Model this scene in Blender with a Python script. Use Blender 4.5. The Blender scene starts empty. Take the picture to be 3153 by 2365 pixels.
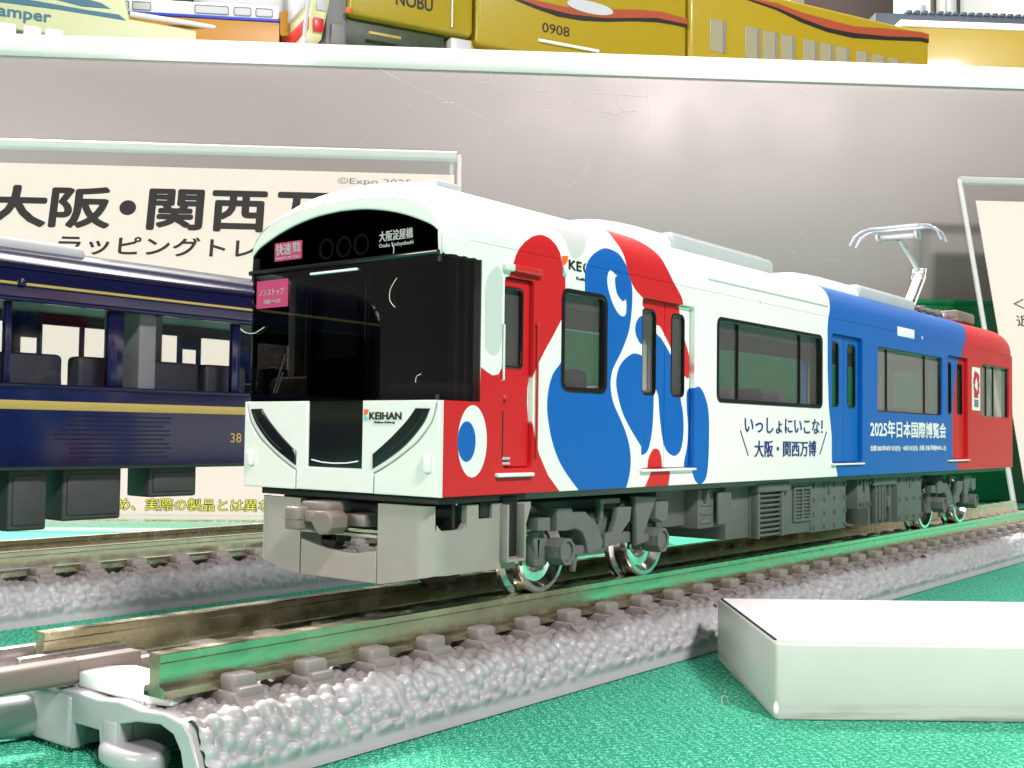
import bpy, bmesh, math, random
import numpy as np
from mathutils import Vector, Matrix
random.seed(7)
R = math.radians
S = 0.01                      # modelled in millimetres, 100 mm = 1 unit
scene = bpy.context.scene
COL = scene.collection

# ------------------------------------------------------------------ camera
cd = bpy.data.cameras.new("camera")
cam = bpy.data.objects.new("camera", cd)
COL.objects.link(cam)
cd.sensor_width = 36.0
cd.lens = 40.24
cd.clip_start = 0.01
cd.clip_end = 200
_f = Vector((-0.62351745, 0.78065649, 0.0424432))
_r = Vector((0.7816486, 0.62357098, 0.01359025))
_u = Vector((0.01585703, -0.04164942, 0.99900645))
m = Matrix.Identity(4)
for i in range(3):
    m[i][0], m[i][1], m[i][2] = _r[i], _u[i], -_f[i]
m.translation = Vector((55.805, -51.397, 11.492)) * S
cam.matrix_world = m
scene.camera = cam

# ------------------------------------------------------------------ room light
w = bpy.data.worlds.new("World")
scene.world = w
w.use_nodes = True
bg = w.node_tree.nodes["Background"]
bg.inputs[0].default_value = (1.0, 0.93, 0.93, 1)
bg.inputs[1].default_value = 0.16
vs = scene.view_settings
vs.view_transform = 'Standard'
vs.look = 'None'
vs.gamma = 1
vs.exposure = 0.10
scene.cycles.max_bounces = 12
scene.cycles.transparent_max_bounces = 24
scene.cycles.sample_clamp_indirect = 6
scene.cycles.use_denoising = True


def lamp(name, loc, target, sx, sy, power, col=(1, 1, 1)):
    d = bpy.data.lights.new(name, 'AREA')
    d.shape = 'RECTANGLE'
    d.size, d.size_y = sx * S, sy * S
    d.energy = power
    d.color = col
    o = bpy.data.objects.new(name, d)
    COL.objects.link(o)
    o.location = Vector(loc) * S
    o.rotation_euler = (Vector(target) - Vector(loc)).to_track_quat('-Z', 'Y').to_euler()
    return o


lamp("ceiling_lamp_behind", (-600, 150, 640), (0, 30, 0), 240, 90, 1800, (1.0, 0.93, 0.925))
lamp("ceiling_lamp_above", (-210, 240, 640), (-20, 20, 0), 620, 110, 520, (1.0, 0.935, 0.925))
lamp("ceiling_lamp_side", (600, -190, 560), (0, 30, 0), 130, 70, 800, (1.0, 0.90, 0.91))
lamp("fill_lamp_front", (-210, -760, 270), (0, 30, 20), 420, 200, 500, (1.0, 0.90, 0.875))  # added fill light from an unseen source, brightens the upright front faces


# ------------------------------------------------------------------ materials
def srgb(r, g, b):
    o = []
    for c in (r, g, b):
        c /= 255
        o.append(c / 12.92 if c <= 0.04045 else ((c + 0.055) / 1.055) ** 2.4)
    return tuple(o)


def mat(name, col, rough=0.5, metal=0.0, coat=0.0, bump=0.0, bscale=120, var=0.0, vscale=60, sss=0.0, spec=0.5, rvar=0.0):
    m = bpy.data.materials.new(name)
    m.use_nodes = True
    nt = m.node_tree
    b = nt.nodes["Principled BSDF"]
    b.inputs["Base Color"].default_value = (*col, 1)
    b.inputs["Roughness"].default_value = rough
    b.inputs["Metallic"].default_value = metal
    b.inputs["Coat Weight"].default_value = coat
    b.inputs["Coat Roughness"].default_value = 0.12
    b.inputs["Specular IOR Level"].default_value = spec
    if sss:
        b.inputs["Subsurface Weight"].default_value = sss
        b.inputs["Subsurface Radius"].default_value = (0.02, 0.02, 0.018)
        b.inputs["Subsurface Scale"].default_value = 1.0
    tc = nt.nodes.new("ShaderNodeTexCoord")
    if var or rvar:
        n = nt.nodes.new("ShaderNodeTexNoise")
        n.inputs["Scale"].default_value = vscale
        n.inputs["Detail"].default_value = 5
        nt.links.new(tc.outputs["Object"], n.inputs["Vector"])
        if var:
            r = nt.nodes.new("ShaderNodeValToRGB")
            r.color_ramp.elements[0].position = 0.3
            r.color_ramp.elements[1].position = 0.7
            r.color_ramp.elements[0].color = (*[c * (1 - var) for c in col], 1)
            r.color_ramp.elements[1].color = (*[min(1, c * (1 + var)) for c in col], 1)
            nt.links.new(n.outputs["Fac"], r.inputs["Fac"])
            nt.links.new(r.outputs["Color"], b.inputs["Base Color"])
        if rvar:
            mr = nt.nodes.new("ShaderNodeMapRange")
            mr.inputs[1].default_value, mr.inputs[2].default_value = 0.3, 0.7
            mr.inputs[3].default_value, mr.inputs[4].default_value = max(0.02, rough - rvar), rough + rvar
            nt.links.new(n.outputs["Fac"], mr.inputs[0])
            nt.links.new(mr.outputs[0], b.inputs["Roughness"])
    if bump:
        n2 = nt.nodes.new("ShaderNodeTexNoise")
        n2.inputs["Scale"].default_value = bscale
        n2.inputs["Detail"].default_value = 4
        nt.links.new(tc.outputs["Object"], n2.inputs["Vector"])
        bp = nt.nodes.new("ShaderNodeBump")
        bp.inputs["Strength"].default_value = bump
        bp.inputs["Distance"].default_value = 0.002
        nt.links.new(n2.outputs["Fac"], bp.inputs["Height"])
        nt.links.new(bp.outputs["Normal"], b.inputs["Normal"])
    return m


def clear(name, tint, rough=0.02, ior=1.45, gloss=1.0, haze=0.0, hcol=(0.85, 0.9, 0.87)):
    """thin clear sheet: tinted see-through with a Fresnel reflection"""
    m = bpy.data.materials.new(name)
    m.use_nodes = True
    nt = m.node_tree
    out = nt.nodes["Material Output"]
    nt.nodes.remove(nt.nodes["Principled BSDF"])
    t = nt.nodes.new("ShaderNodeBsdfTransparent")
    t.inputs[0].default_value = (*tint, 1)
    g = nt.nodes.new("ShaderNodeBsdfGlossy")
    g.inputs["Color"].default_value = (gloss, gloss, gloss, 1)
    g.inputs["Roughness"].default_value = rough
    fr = nt.nodes.new("ShaderNodeFresnel")
    fr.inputs[0].default_value = ior
    mx = nt.nodes.new("ShaderNodeMixShader")
    ge = nt.nodes.new("ShaderNodeNewGeometry")
    inv = nt.nodes.new("ShaderNodeMath")
    inv.operation = 'SUBTRACT'
    inv.inputs[0].default_value = 1.0
    nt.links.new(ge.outputs["Backfacing"], inv.inputs[1])
    ml = nt.nodes.new("ShaderNodeMath")
    ml.operation = 'MULTIPLY'
    nt.links.new(fr.outputs[0], ml.inputs[0])
    nt.links.new(inv.outputs[0], ml.inputs[1])
    nt.links.new(ml.outputs[0], mx.inputs[0])
    nt.links.new(t.outputs[0], mx.inputs[1])
    nt.links.new(g.outputs[0], mx.inputs[2])
    last = mx
    if haze:
        d = nt.nodes.new("ShaderNodeBsdfDiffuse")
        d.inputs[0].default_value = (*hcol, 1)
        m2 = nt.nodes.new("ShaderNodeMixShader")
        m2.inputs[0].default_value = haze
        nt.links.new(mx.outputs[0], m2.inputs[1])
        nt.links.new(d.outputs[0], m2.inputs[2])
        last = m2
    nt.links.new(last.outputs[0], out.inputs[0])
    return m


M = {}
M['white'] = mat('white_paint', (0.71, 0.705, 0.685), 0.32, coat=0.15, bump=0.03, bscale=300, var=0.02)
M['black'] = mat('black_gloss', (0.008, 0.008, 0.009), 0.12, coat=0.3)
M['black_matte'] = mat('black_matte', (0.012, 0.012, 0.012), 0.5)
M['screen'] = clear('windscreen_tint', (0.16, 0.15, 0.15), 0.025, 1.6)
M['pane'] = clear('window_tint', (0.78, 0.78, 0.78), 0.03, 1.5, haze=0.10, hcol=(0.40, 0.38, 0.37))
M['pane_grey'] = clear('grey_pane', (0.75, 0.74, 0.72), 0.05, 1.5, haze=0.34, hcol=(0.40, 0.375, 0.36))  # even grey haze mixed into the see-through pane
M['pane_navy'] = clear('navy_pane', (0.94, 0.95, 0.95), 0.03, 1.4, gloss=0.2)
M['pane_clear'] = clear('clear_pane', (0.86, 0.88, 0.88), 0.03, 1.45)
M['skirt'] = mat('warm_grey_plastic', srgb(148, 143, 136), 0.48, bump=0.05, bscale=400, var=0.04)
M['coupler'] = mat('brown_grey_plastic', srgb(118, 108, 101), 0.45, bump=0.05, bscale=300)
M['under'] = mat('underframe_grey', srgb(92, 97, 92), 0.6, bump=0.08, bscale=300, var=0.08)
M['under_dark'] = mat('dark_underframe_grey', srgb(56, 60, 57), 0.6, bump=0.08, bscale=300, var=0.08)
M['yellow_pane'] = mat('dull_train_window', srgb(150, 146, 120), 0.3)
M['bogie'] = mat('bogie_grey', srgb(98, 102, 98), 0.62, bump=0.08, bscale=300, var=0.06)
M['chrome'] = mat('bright_wheel_metal', (0.80, 0.78, 0.74), 0.13, metal=1, var=0.06)
M['tread'] = mat('dark_wheel_tread', (0.10, 0.08, 0.06), 0.35, metal=0.8)
M['roof_grey'] = mat('roof_unit_grey', srgb(178, 182, 184), 0.5, bump=0.06, bscale=350, var=0.04)
M['roof_white'] = mat('roof_unit_white', (0.78, 0.78, 0.76), 0.4)
M['panto'] = mat('pantograph_silver', (0.52, 0.55, 0.58), 0.35, metal=0.55)
M['inside'] = mat('dark_interior', srgb(140, 135, 130), 0.7)
M['inside_light'] = mat('interior_grey', srgb(120, 120, 122), 0.6)
M['seat'] = mat('seat_dark', srgb(38, 40, 48), 0.6, bump=0.1, bscale=200)
M['pink'] = mat('magenta_print', srgb(176, 50, 96), 0.5)
M['film_white'] = mat('dim_white_print', (0.42, 0.40, 0.40), 0.5)
M['print_white'] = mat('white_print', (0.82, 0.82, 0.80), 0.5)
M['print_navy'] = mat('navy_print', srgb(28, 52, 120), 0.5)
M['print_black'] = mat('black_print', srgb(26, 22, 20), 0.55)
M['print_orange'] = mat('orange_print', srgb(232, 96, 30), 0.5)
M['print_teal'] = mat('teal_print', srgb(110, 190, 180), 0.5)
M['print_red'] = mat('red_print', srgb(190, 30, 40), 0.5)
M['navy'] = mat('navy_gloss', srgb(8, 12, 50), 0.17, coat=0.2, spec=0.35, bump=0.02, bscale=200, var=0.05)
M['gold'] = mat('gold_paint', srgb(168, 150, 78), 0.5, metal=0.1, var=0.04)
M['rail'] = mat('nickel_silver_rail', (0.62, 0.585, 0.42), 0.24, metal=1, bump=0.10, bscale=90, var=0.16, vscale=40, rvar=0.1)
M['joiner'] = mat('joiner_steel', (0.50, 0.48, 0.46), 0.3, metal=0.9, rvar=0.08)
M['ballast'] = mat('ballast_grey_plastic', srgb(158, 160, 161), 0.42, bump=0.05, bscale=150, var=0.05, coat=0.3)
def speckled(base):
    """scattered dark specks, and a browner tone towards the middle of the track"""
    nt = base.node_tree
    p = nt.nodes["Principled BSDF"]
    src = p.inputs["Base Color"].links[0].from_socket
    tc = nt.nodes.new("ShaderNodeTexCoord")
    v = nt.nodes.new("ShaderNodeTexVoronoi")
    v.inputs["Scale"].default_value = 34
    nt.links.new(tc.outputs["Object"], v.inputs["Vector"])
    n = nt.nodes.new("ShaderNodeTexNoise")
    n.inputs["Scale"].default_value = 9
    nt.links.new(tc.outputs["Object"], n.inputs["Vector"])
    a = nt.nodes.new("ShaderNodeMath")
    a.operation = 'MULTIPLY'
    a.inputs[1].default_value = 0.2
    nt.links.new(n.outputs["Fac"], a.inputs[0])
    lt = nt.nodes.new("ShaderNodeMath")
    lt.operation = 'LESS_THAN'
    nt.links.new(v.outputs["Distance"], lt.inputs[0])
    nt.links.new(a.outputs[0], lt.inputs[1])
    wn = nt.nodes.new("ShaderNodeSeparateColor")
    nt.links.new(v.outputs["Color"], wn.inputs[0])
    gt = nt.nodes.new("ShaderNodeMath")
    gt.operation = 'GREATER_THAN'
    gt.inputs[1].default_value = 0.72
    nt.links.new(wn.outputs[0], gt.inputs[0])
    mm = nt.nodes.new("ShaderNodeMath")
    mm.operation = 'MULTIPLY'
    nt.links.new(lt.outputs[0], mm.inputs[0])
    nt.links.new(gt.outputs[0], mm.inputs[1])
    mx = nt.nodes.new("ShaderNodeMixRGB")
    mx.inputs[2].default_value = (0.05, 0.035, 0.025, 1)
    nt.links.new(mm.outputs[0], mx.inputs[0])
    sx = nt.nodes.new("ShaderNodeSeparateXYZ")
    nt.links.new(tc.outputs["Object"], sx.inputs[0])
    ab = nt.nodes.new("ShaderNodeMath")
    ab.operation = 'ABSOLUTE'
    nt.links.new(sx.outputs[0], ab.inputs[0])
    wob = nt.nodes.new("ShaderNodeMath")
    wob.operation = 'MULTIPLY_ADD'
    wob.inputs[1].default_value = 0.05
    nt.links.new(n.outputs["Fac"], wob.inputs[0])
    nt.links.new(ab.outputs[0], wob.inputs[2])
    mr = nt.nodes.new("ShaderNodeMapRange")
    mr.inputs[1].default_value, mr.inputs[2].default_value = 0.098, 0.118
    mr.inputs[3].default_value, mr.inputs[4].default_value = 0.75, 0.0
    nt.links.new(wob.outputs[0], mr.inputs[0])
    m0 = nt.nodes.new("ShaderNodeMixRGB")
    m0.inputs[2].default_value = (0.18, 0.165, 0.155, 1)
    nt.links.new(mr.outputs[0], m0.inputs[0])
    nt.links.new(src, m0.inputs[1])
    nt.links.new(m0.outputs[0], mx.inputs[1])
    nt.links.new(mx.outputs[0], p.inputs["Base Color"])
    return base


def milky(name, col, amount):
    m = mat(name, col, 0.3)
    nt = m.node_tree
    p = nt.nodes["Principled BSDF"]
    t = nt.nodes.new("ShaderNodeBsdfTranslucent")
    t.inputs[0].default_value = (*col, 1)
    mx = nt.nodes.new("ShaderNodeMixShader")
    mx.inputs[0].default_value = amount
    nt.links.new(p.outputs[0], mx.inputs[1])
    nt.links.new(t.outputs[0], mx.inputs[2])
    nt.links.new(mx.outputs[0], nt.nodes["Material Output"].inputs[0])
    return m


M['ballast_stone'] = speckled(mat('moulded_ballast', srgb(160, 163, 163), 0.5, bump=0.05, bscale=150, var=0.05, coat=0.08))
M['shelf_milk'] = milky('milky_shelf_acrylic', (0.93, 0.935, 0.93), 0.5)
M['sleeper'] = mat('sleeper_grey_brown', srgb(132, 128, 124), 0.55, bump=0.06, bscale=250, var=0.06)
M['plate_white'] = mat('milky_white_acrylic', (0.50, 0.535, 0.49), 0.34, sss=0.1, bump=0.06, bscale=90, var=0.03, vscale=14)
def grimy(m):
    """grey rub marks in streaks along the foot of the block"""
    nt = m.node_tree
    p = nt.nodes["Principled BSDF"]
    src = p.inputs["Base Color"].links[0].from_socket
    tc = nt.nodes.new("ShaderNodeTexCoord")
    mp = nt.nodes.new("ShaderNodeMapping")
    mp.inputs["Scale"].default_value = (14, 14, 260)
    nt.links.new(tc.outputs["Object"], mp.inputs[0])
    n = nt.nodes.new("ShaderNodeTexNoise")
    n.inputs["Scale"].default_value = 1.0
    n.inputs["Detail"].default_value = 6
    nt.links.new(mp.outputs[0], n.inputs[0])
    sx = nt.nodes.new("ShaderNodeSeparateXYZ")
    nt.links.new(tc.outputs["Object"], sx.inputs[0])
    mr = nt.nodes.new("ShaderNodeMapRange")
    mr.inputs[1].default_value, mr.inputs[2].default_value = 0.0, 0.012
    mr.inputs[3].default_value, mr.inputs[4].default_value = 0.9, 0.0
    nt.links.new(sx.outputs[2], mr.inputs[0])
    r2 = nt.nodes.new("ShaderNodeMapRange")
    r2.inputs[1].default_value, r2.inputs[2].default_value = 0.45, 0.62
    nt.links.new(n.outputs["Fac"], r2.inputs[0])
    ml = nt.nodes.new("ShaderNodeMath")
    ml.operation = 'MULTIPLY'
    nt.links.new(mr.outputs[0], ml.inputs[0])
    nt.links.new(r2.outputs[0], ml.inputs[1])
    mx = nt.nodes.new("ShaderNodeMixRGB")
    mx.inputs[2].default_value = (0.26, 0.24, 0.21, 1)
    nt.links.new(ml.outputs[0], mx.inputs[0])
    nt.links.new(src, mx.inputs[1])
    nt.links.new(mx.outputs[0], p.inputs["Base Color"])


grimy(M['plate_white'])
M['card'] = mat('card_paper', srgb(232, 214, 206), 0.7)
M['acrylic'] = clear('clear_acrylic', (0.955, 0.965, 0.96), 0.04, 1.4)
M['acrylic_edge'] = clear('acrylic_edge', (0.88, 0.9, 0.9), 0.10, 1.9, haze=0.38, hcol=(0.9, 0.86, 0.87))
M['panel'] = mat('grey_riser_panel', (0.34, 0.30, 0.295), 0.5, metal=0.25, bump=0.04, bscale=500, rvar=0.05, vscale=3)
M['shelf_white'] = mat('white_shelf_acrylic', (0.88, 0.90, 0.91), 0.3, coat=0.3, sss=0.6)
M['scratch'] = mat('pale_scratch', srgb(222, 204, 190), 0.6)
M['wall'] = mat('white_wall', (0.80, 0.79, 0.74), 0.7)
M['yellow'] = mat('yellow_train_paint', srgb(160, 138, 18), 0.4, coat=0.2, bump=0.03, bscale=200, var=0.03)
M['pale_green'] = mat('pale_green_train_paint', srgb(176, 184, 136), 0.4, coat=0.2, var=0.03)
M['teal'] = mat('dark_teal_print', srgb(20, 92, 116), 0.5)
M['brown_red'] = mat('brown_red_print', srgb(158, 70, 40), 0.5)
M['dark_green'] = mat('dark_green_plastic', srgb(52, 66, 44), 0.5, var=0.2)
M['dark_blue_grey'] = mat('dark_blue_grey_paint', srgb(52, 66, 78), 0.45)
M['royal'] = mat('royal_blue_print', srgb(38, 60, 180), 0.5)
M['ochre'] = mat('ochre_paint', srgb(168, 118, 20), 0.4)
M['silver'] = mat('silver_grey_paint', srgb(190, 192, 196), 0.35)
M['dark_brown'] = mat('dark_brown_card', srgb(62, 50, 44), 0.6)
M['fibre'] = mat('pale_lint', (0.6, 0.6, 0.56), 0.8)
M['red_part'] = mat('red_gloss', srgb(198, 38, 42), 0.35)
M['grey_white'] = mat('grey_white_plastic', (0.70, 0.72, 0.70), 0.35)


def cloth_mat(name, a, b, scale=62, bump=0.6):
    """woven fabric: crossed threads with brighter thread crowns"""
    m = bpy.data.materials.new(name)
    m.use_nodes = True
    nt = m.node_tree
    p = nt.nodes["Principled BSDF"]
    p.inputs["Roughness"].default_value = 0.75
    p.inputs["Specular IOR Level"].default_value = 0.25
    tc = nt.nodes.new("ShaderNodeTexCoord")
    mp = nt.nodes.new("ShaderNodeMapping")
    mp.inputs["Rotation"].default_value = (0, 0, R(38))
    nt.links.new(tc.outputs["Object"], mp.inputs[0])
    ns = nt.nodes.new("ShaderNodeTexNoise")
    ns.inputs["Scale"].default_value = 40
    ns.inputs["Detail"].default_value = 3
    nt.links.new(mp.outputs[0], ns.inputs["Vector"])
    ad = nt.nodes.new("ShaderNodeVectorMath")
    ad.operation = 'MULTIPLY_ADD'
    ad.inputs[1].default_value = (0.012, 0.012, 0.0)
    nt.links.new(ns.outputs["Color"], ad.inputs[0])
    nt.links.new(mp.outputs[0], ad.inputs[2])
    waves = []
    for d, sc in (('X', scale), ('Y', scale * 0.8)):
        wv = nt.nodes.new("ShaderNodeTexWave")
        wv.bands_direction = d
        wv.inputs["Scale"].default_value = sc
        wv.inputs["Distortion"].default_value = 2.6
        wv.inputs["Detail"].default_value = 2
        wv.inputs["Detail Scale"].default_value = 1.4
        nt.links.new(ad.outputs[0], wv.inputs[0])
        waves.append(wv)
    mul = nt.nodes.new("ShaderNodeMath")
    mul.operation = 'MULTIPLY'
    nt.links.new(waves[0].outputs["Fac"], mul.inputs[0])
    nt.links.new(waves[1].outputs["Fac"], mul.inputs[1])
    st = nt.nodes.new("ShaderNodeMapping")
    st.inputs["Scale"].default_value = (1.0, 1.7, 1.0)
    nt.links.new(ad.outputs[0], st.inputs[0])
    n3 = nt.nodes.new("ShaderNodeTexVoronoi")
    n3.inputs["Scale"].default_value = scale * 5.4
    n3.inputs["Randomness"].default_value = 0.8
    nt.links.new(st.outputs[0], n3.inputs["Vector"])
    mr = nt.nodes.new("ShaderNodeMapRange")
    mr.inputs[1].default_value, mr.inputs[2].default_value = 0.0, 0.62
    mr.inputs[3].default_value, mr.inputs[4].default_value = 1.0, 0.0
    nt.links.new(n3.outputs["Distance"], mr.inputs[0])
    mix = nt.nodes.new("ShaderNodeMath")
    mix.operation = 'MULTIPLY_ADD'
    mix.inputs[1].default_value = 0.30
    nt.links.new(mul.outputs[0], mix.inputs[0])
    pw = nt.nodes.new("ShaderNodeMath")
    pw.operation = 'MULTIPLY'
    pw.inputs[1].default_value = 0.72
    nt.links.new(mr.outputs[0], pw.inputs[0])
    nt.links.new(pw.outputs[0], mix.inputs[2])
    rp = nt.nodes.new("ShaderNodeValToRGB")
    rp.color_ramp.elements[0].position = 0.12
    rp.color_ramp.elements[1].position = 0.85
    rp.color_ramp.elements[0].color = (*a, 1)
    rp.color_ramp.elements[1].color = (*b, 1)
    nt.links.new(mix.outputs[0], rp.inputs[0])
    nt.links.new(rp.outputs[0], p.inputs["Base Color"])
    bp = nt.nodes.new("ShaderNodeBump")
    bp.inputs["Strength"].default_value = bump
    bp.inputs["Distance"].default_value = 0.004
    nt.links.new(mix.outputs[0], bp.inputs["Height"])
    nt.links.new(bp.outputs[0], p.inputs["Normal"])
    return m


M['cloth'] = cloth_mat('mint_green_cloth', srgb(22, 150, 112), srgb(140, 242, 208))
M['cloth_shaded'] = cloth_mat('shaded_green_cloth', srgb(4, 96, 56), srgb(14, 138, 84), 70, 0.5)  # green cloth of the step with its shade put into the colour


# ------------------------------------------------------------------ mesh helpers (millimetres)
class B:
    """collects shapes in one bmesh"""

    def __init__(s):
        s.bm = bmesh.new()

    def box(s, x0, x1, y0, y1, z0, z1, bev=0.0, seg=2, mtx=None):
        mt = Matrix.Translation(((x0 + x1) / 2, (y0 + y1) / 2, (z0 + z1) / 2)) @ Matrix.Diagonal((abs(x1 - x0), abs(y1 - y0), abs(z1 - z0), 1))
        r = bmesh.ops.create_cube(s.bm, size=1, matrix=mt)
        vs = r['verts']
        if bev:
            ed = {e for v in vs for e in v.link_edges}
            r2 = bmesh.ops.bevel(s.bm, geom=list(ed), offset=bev, segments=seg, profile=0.5, affect='EDGES')
            vs = list({v for f in r2['faces'] for v in f.verts} | {v for v in vs if v.is_valid})
        if mtx is not None:
            bmesh.ops.transform(s.bm, matrix=mtx, verts=[v for v in vs if v.is_valid])
        return s

    def cone(s, p0, p1, r0, r1=None, seg=24):
        p0, p1 = Vector(p0), Vector(p1)
        d = p1 - p0
        mt = Matrix.Translation((p0 + p1) / 2) @ d.to_track_quat('Z', 'Y').to_matrix().to_4x4()
        bmesh.ops.create_cone(s.bm, cap_ends=True, segments=seg, radius1=r0, radius2=r0 if r1 is None else r1, depth=d.length, matrix=mt)
        return s

    def ball(s, c, r, sx=1, sy=1, sz=1, seg=16):
        bmesh.ops.create_uvsphere(s.bm, u_segments=seg, v_segments=seg // 2, radius=1, matrix=Matrix.Translation(c) @ Matrix.Diagonal((r * sx, r * sy, r * sz, 1)))
        return s

    def add(s, verts, faces):
        vv = [s.bm.verts.new(v) for v in verts]
        for f in faces:
            try:
                s.bm.faces.new([vv[i] for i in f])
            except ValueError:
                pass
        return s

    def tube(s, pts, r, seg=8, cap=True):
        pts = [Vector(p) for p in pts]
        rings = []
        prev = None
        for i, p in enumerate(pts):
            d = (pts[min(i + 1, len(pts) - 1)] - pts[max(i - 1, 0)]).normalized()
            a = d.orthogonal().normalized() if prev is None else (prev - d * prev.dot(d)).normalized()
            prev = a
            b = d.cross(a)
            rings.append([s.bm.verts.new(p + (a * math.cos(t) + b * math.sin(t)) * r) for t in [2 * math.pi * k / seg for k in range(seg)]])
        for i in range(len(rings) - 1):
            for k in range(seg):
                s.bm.faces.new((rings[i][k], rings[i][(k + 1) % seg], rings[i + 1][(k + 1) % seg], rings[i + 1][k]))
        if cap:
            s.bm.faces.new(rings[0][::-1])
            s.bm.faces.new(rings[-1])
        return s

    def lathe(s, prof, c, axis='X', seg=48):
        """prof: list of (along, radius)"""
        rings = []
        for a, r in prof:
            ring = []
            for k in range(seg):
                t = 2 * math.pi * k / seg
                q = (a, r * math.cos(t), r * math.sin(t)) if axis == 'X' else ((r * math.cos(t), r * math.sin(t), a) if axis == 'Z' else (r * math.cos(t), a, r * math.sin(t)))
                ring.append(s.bm.verts.new((c[0] + q[0], c[1] + q[1], c[2] + q[2])))
            rings.append(ring)
        for i in range(len(rings) - 1):
            for k in range(seg):
                s.bm.faces.new((rings[i][k], rings[i][(k + 1) % seg], rings[i + 1][(k + 1) % seg], rings[i + 1][k]))
        s.bm.faces.new(rings[0])
        s.bm.faces.new(rings[-1])
        return s

    def plate(s, loops, t, fn, bev=0.0, bres=1):
        """filled flat outline(s) of thickness t; fn maps arrays u, v, w to x, y, z"""
        v, f = plate2d(loops, t, bev, bres)
        x, y, z = fn(v[:, 0], v[:, 1], v[:, 2])
        o = np.zeros_like(v)
        o[:, 0], o[:, 1], o[:, 2] = x, y, z
        return s.add(o.tolist(), f)

    def text(s, body, box, fn, t=0.02, bold=0.0):
        v, f = text2d(body, box, t, bold)
        x, y, z = fn(v[:, 0], v[:, 1], v[:, 2])
        o = np.zeros_like(v)
        o[:, 0], o[:, 1], o[:, 2] = x, y, z
        return s.add(o.tolist(), f)

    def done(s, name, material, parent=None, smooth=35, uv=None, origin=None, xform=None):
        bm = s.bm
        bmesh.ops.recalc_face_normals(bm, faces=bm.faces[:])
        o3 = Vector(origin) if origin else Vector((0, 0, 0))
        me = bpy.data.meshes.new(name)
        if uv:
            lay = bm.loops.layers.uv.new("livery")
            for f in bm.faces:
                for l in f.loops:
                    l[lay].uv = uv(l.vert.co)
        for v in bm.verts:
            v.co = (v.co - o3) * S
        bm.to_mesh(me)
        bm.free()
        if smooth:
            me.polygons.foreach_set('use_smooth', [True] * len(me.polygons))
            me.set_sharp_from_angle(angle=R(smooth))
        me.materials.append(M[material] if isinstance(material, str) else material)
        o = bpy.data.objects.new(name, me)
        COL.objects.link(o)
        o.location = o3 * S
        if parent:
            o.parent = parent
        return o


def plate2d(loops, t, bev=0.0, bres=1):
    cu = bpy.data.curves.new('outline', 'CURVE')
    cu.dimensions = '2D'
    cu.fill_mode = 'BOTH'
    cu.extrude = max(0.0, t / 2 - bev)
    cu.bevel_depth = bev
    cu.bevel_resolution = bres
    cu.offset = -bev
    for L in loops:
        sp = cu.splines.new('POLY')
        sp.points.add(len(L) - 1)
        for p, q in zip(sp.points, L):
            p.co = (q[0], q[1], 0, 1)
        sp.use_cyclic_u = True
    ob = bpy.data.objects.new('outline', cu)
    me = bpy.data.meshes.new_from_object(ob)
    v = np.empty(len(me.vertices) * 3)
    me.vertices.foreach_get('co', v)
    f = [tuple(p.vertices) for p in me.polygons]
    bpy.data.objects.remove(ob)
    bpy.data.curves.remove(cu)
    bpy.data.meshes.remove(me)
    return v.reshape(-1, 3), f


def text2d(body, box, t=0.02, bold=0.0):
    """box = (u0, u1, v0, v1) the lettering is stretched to fill; bold = stroke growth in letter heights"""
    cu = bpy.data.curves.new('lettering', 'FONT')
    cu.body = body
    cu.size = 1
    cu.extrude = 0.5
    cu.resolution_u = 3
    ob = bpy.data.objects.new('lettering', cu)
    me = bpy.data.meshes.new_from_object(ob)
    v = np.empty(len(me.vertices) * 3)
    me.vertices.foreach_get('co', v)
    v = v.reshape(-1, 3)
    f = [tuple(p.vertices) for p in me.polygons]
    bpy.data.objects.remove(ob)
    bpy.data.curves.remove(cu)
    bpy.data.meshes.remove(me)
    u0, u1, v0, v1 = box
    g = bold * (v1 - v0)
    lo, hi = v.min(0), v.max(0)
    v[:, 0] = u0 + g + (v[:, 0] - lo[0]) / (hi[0] - lo[0]) * (u1 - u0 - 2 * g)
    v[:, 1] = v0 + g + (v[:, 1] - lo[1]) / (hi[1] - lo[1]) * (v1 - v0 - 2 * g)
    v[:, 2] = v[:, 2] * t
    if not bold:
        return v, f
    vs, fs = [], []
    for k in range(8):
        c = v.copy()
        c[:, 0] += g * math.cos(k * math.pi / 4)
        c[:, 1] += g * math.sin(k * math.pi / 4)
        c[:, 2] += 0.004 * k
        fs += [tuple(i + k * len(v) for i in q) for q in f]
        vs.append(c)
    return np.concatenate(vs), fs


def rrect(u0, u1, v0, v1, r=0.5, n=4):
    o = []
    for cx, cy, a in ((u1 - r, v1 - r, 0), (u0 + r, v1 - r, 90), (u0 + r, v0 + r, 180), (u1 - r, v0 + r, 270)):
        for k in range(n + 1):
            t = R(a + 90 * k / n)
            o.append((cx + r * math.cos(t), cy + r * math.sin(t)))
    return o


def ellipse(cx, cy, a, b, n=40):
    return [(cx + a * math.cos(2 * math.pi * k / n), cy + b * math.sin(2 * math.pi * k / n)) for k in range(n)]


def smooth_loop(P, n=6):
    P = [np.array(p, float) for p in P]
    o = []
    N = len(P)
    for i in range(N):
        p0, p1, p2, p3 = P[i - 1], P[i], P[(i + 1) % N], P[(i + 2) % N]
        for k in range(n):
            t = k / n
            o.append(tuple(0.5 * ((2 * p1) + (-p0 + p2) * t + (2 * p0 - 5 * p1 + 4 * p2 - p3) * t * t + (-p0 + 3 * p1 - 3 * p2 + p3) * t ** 3)))
    return o


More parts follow.
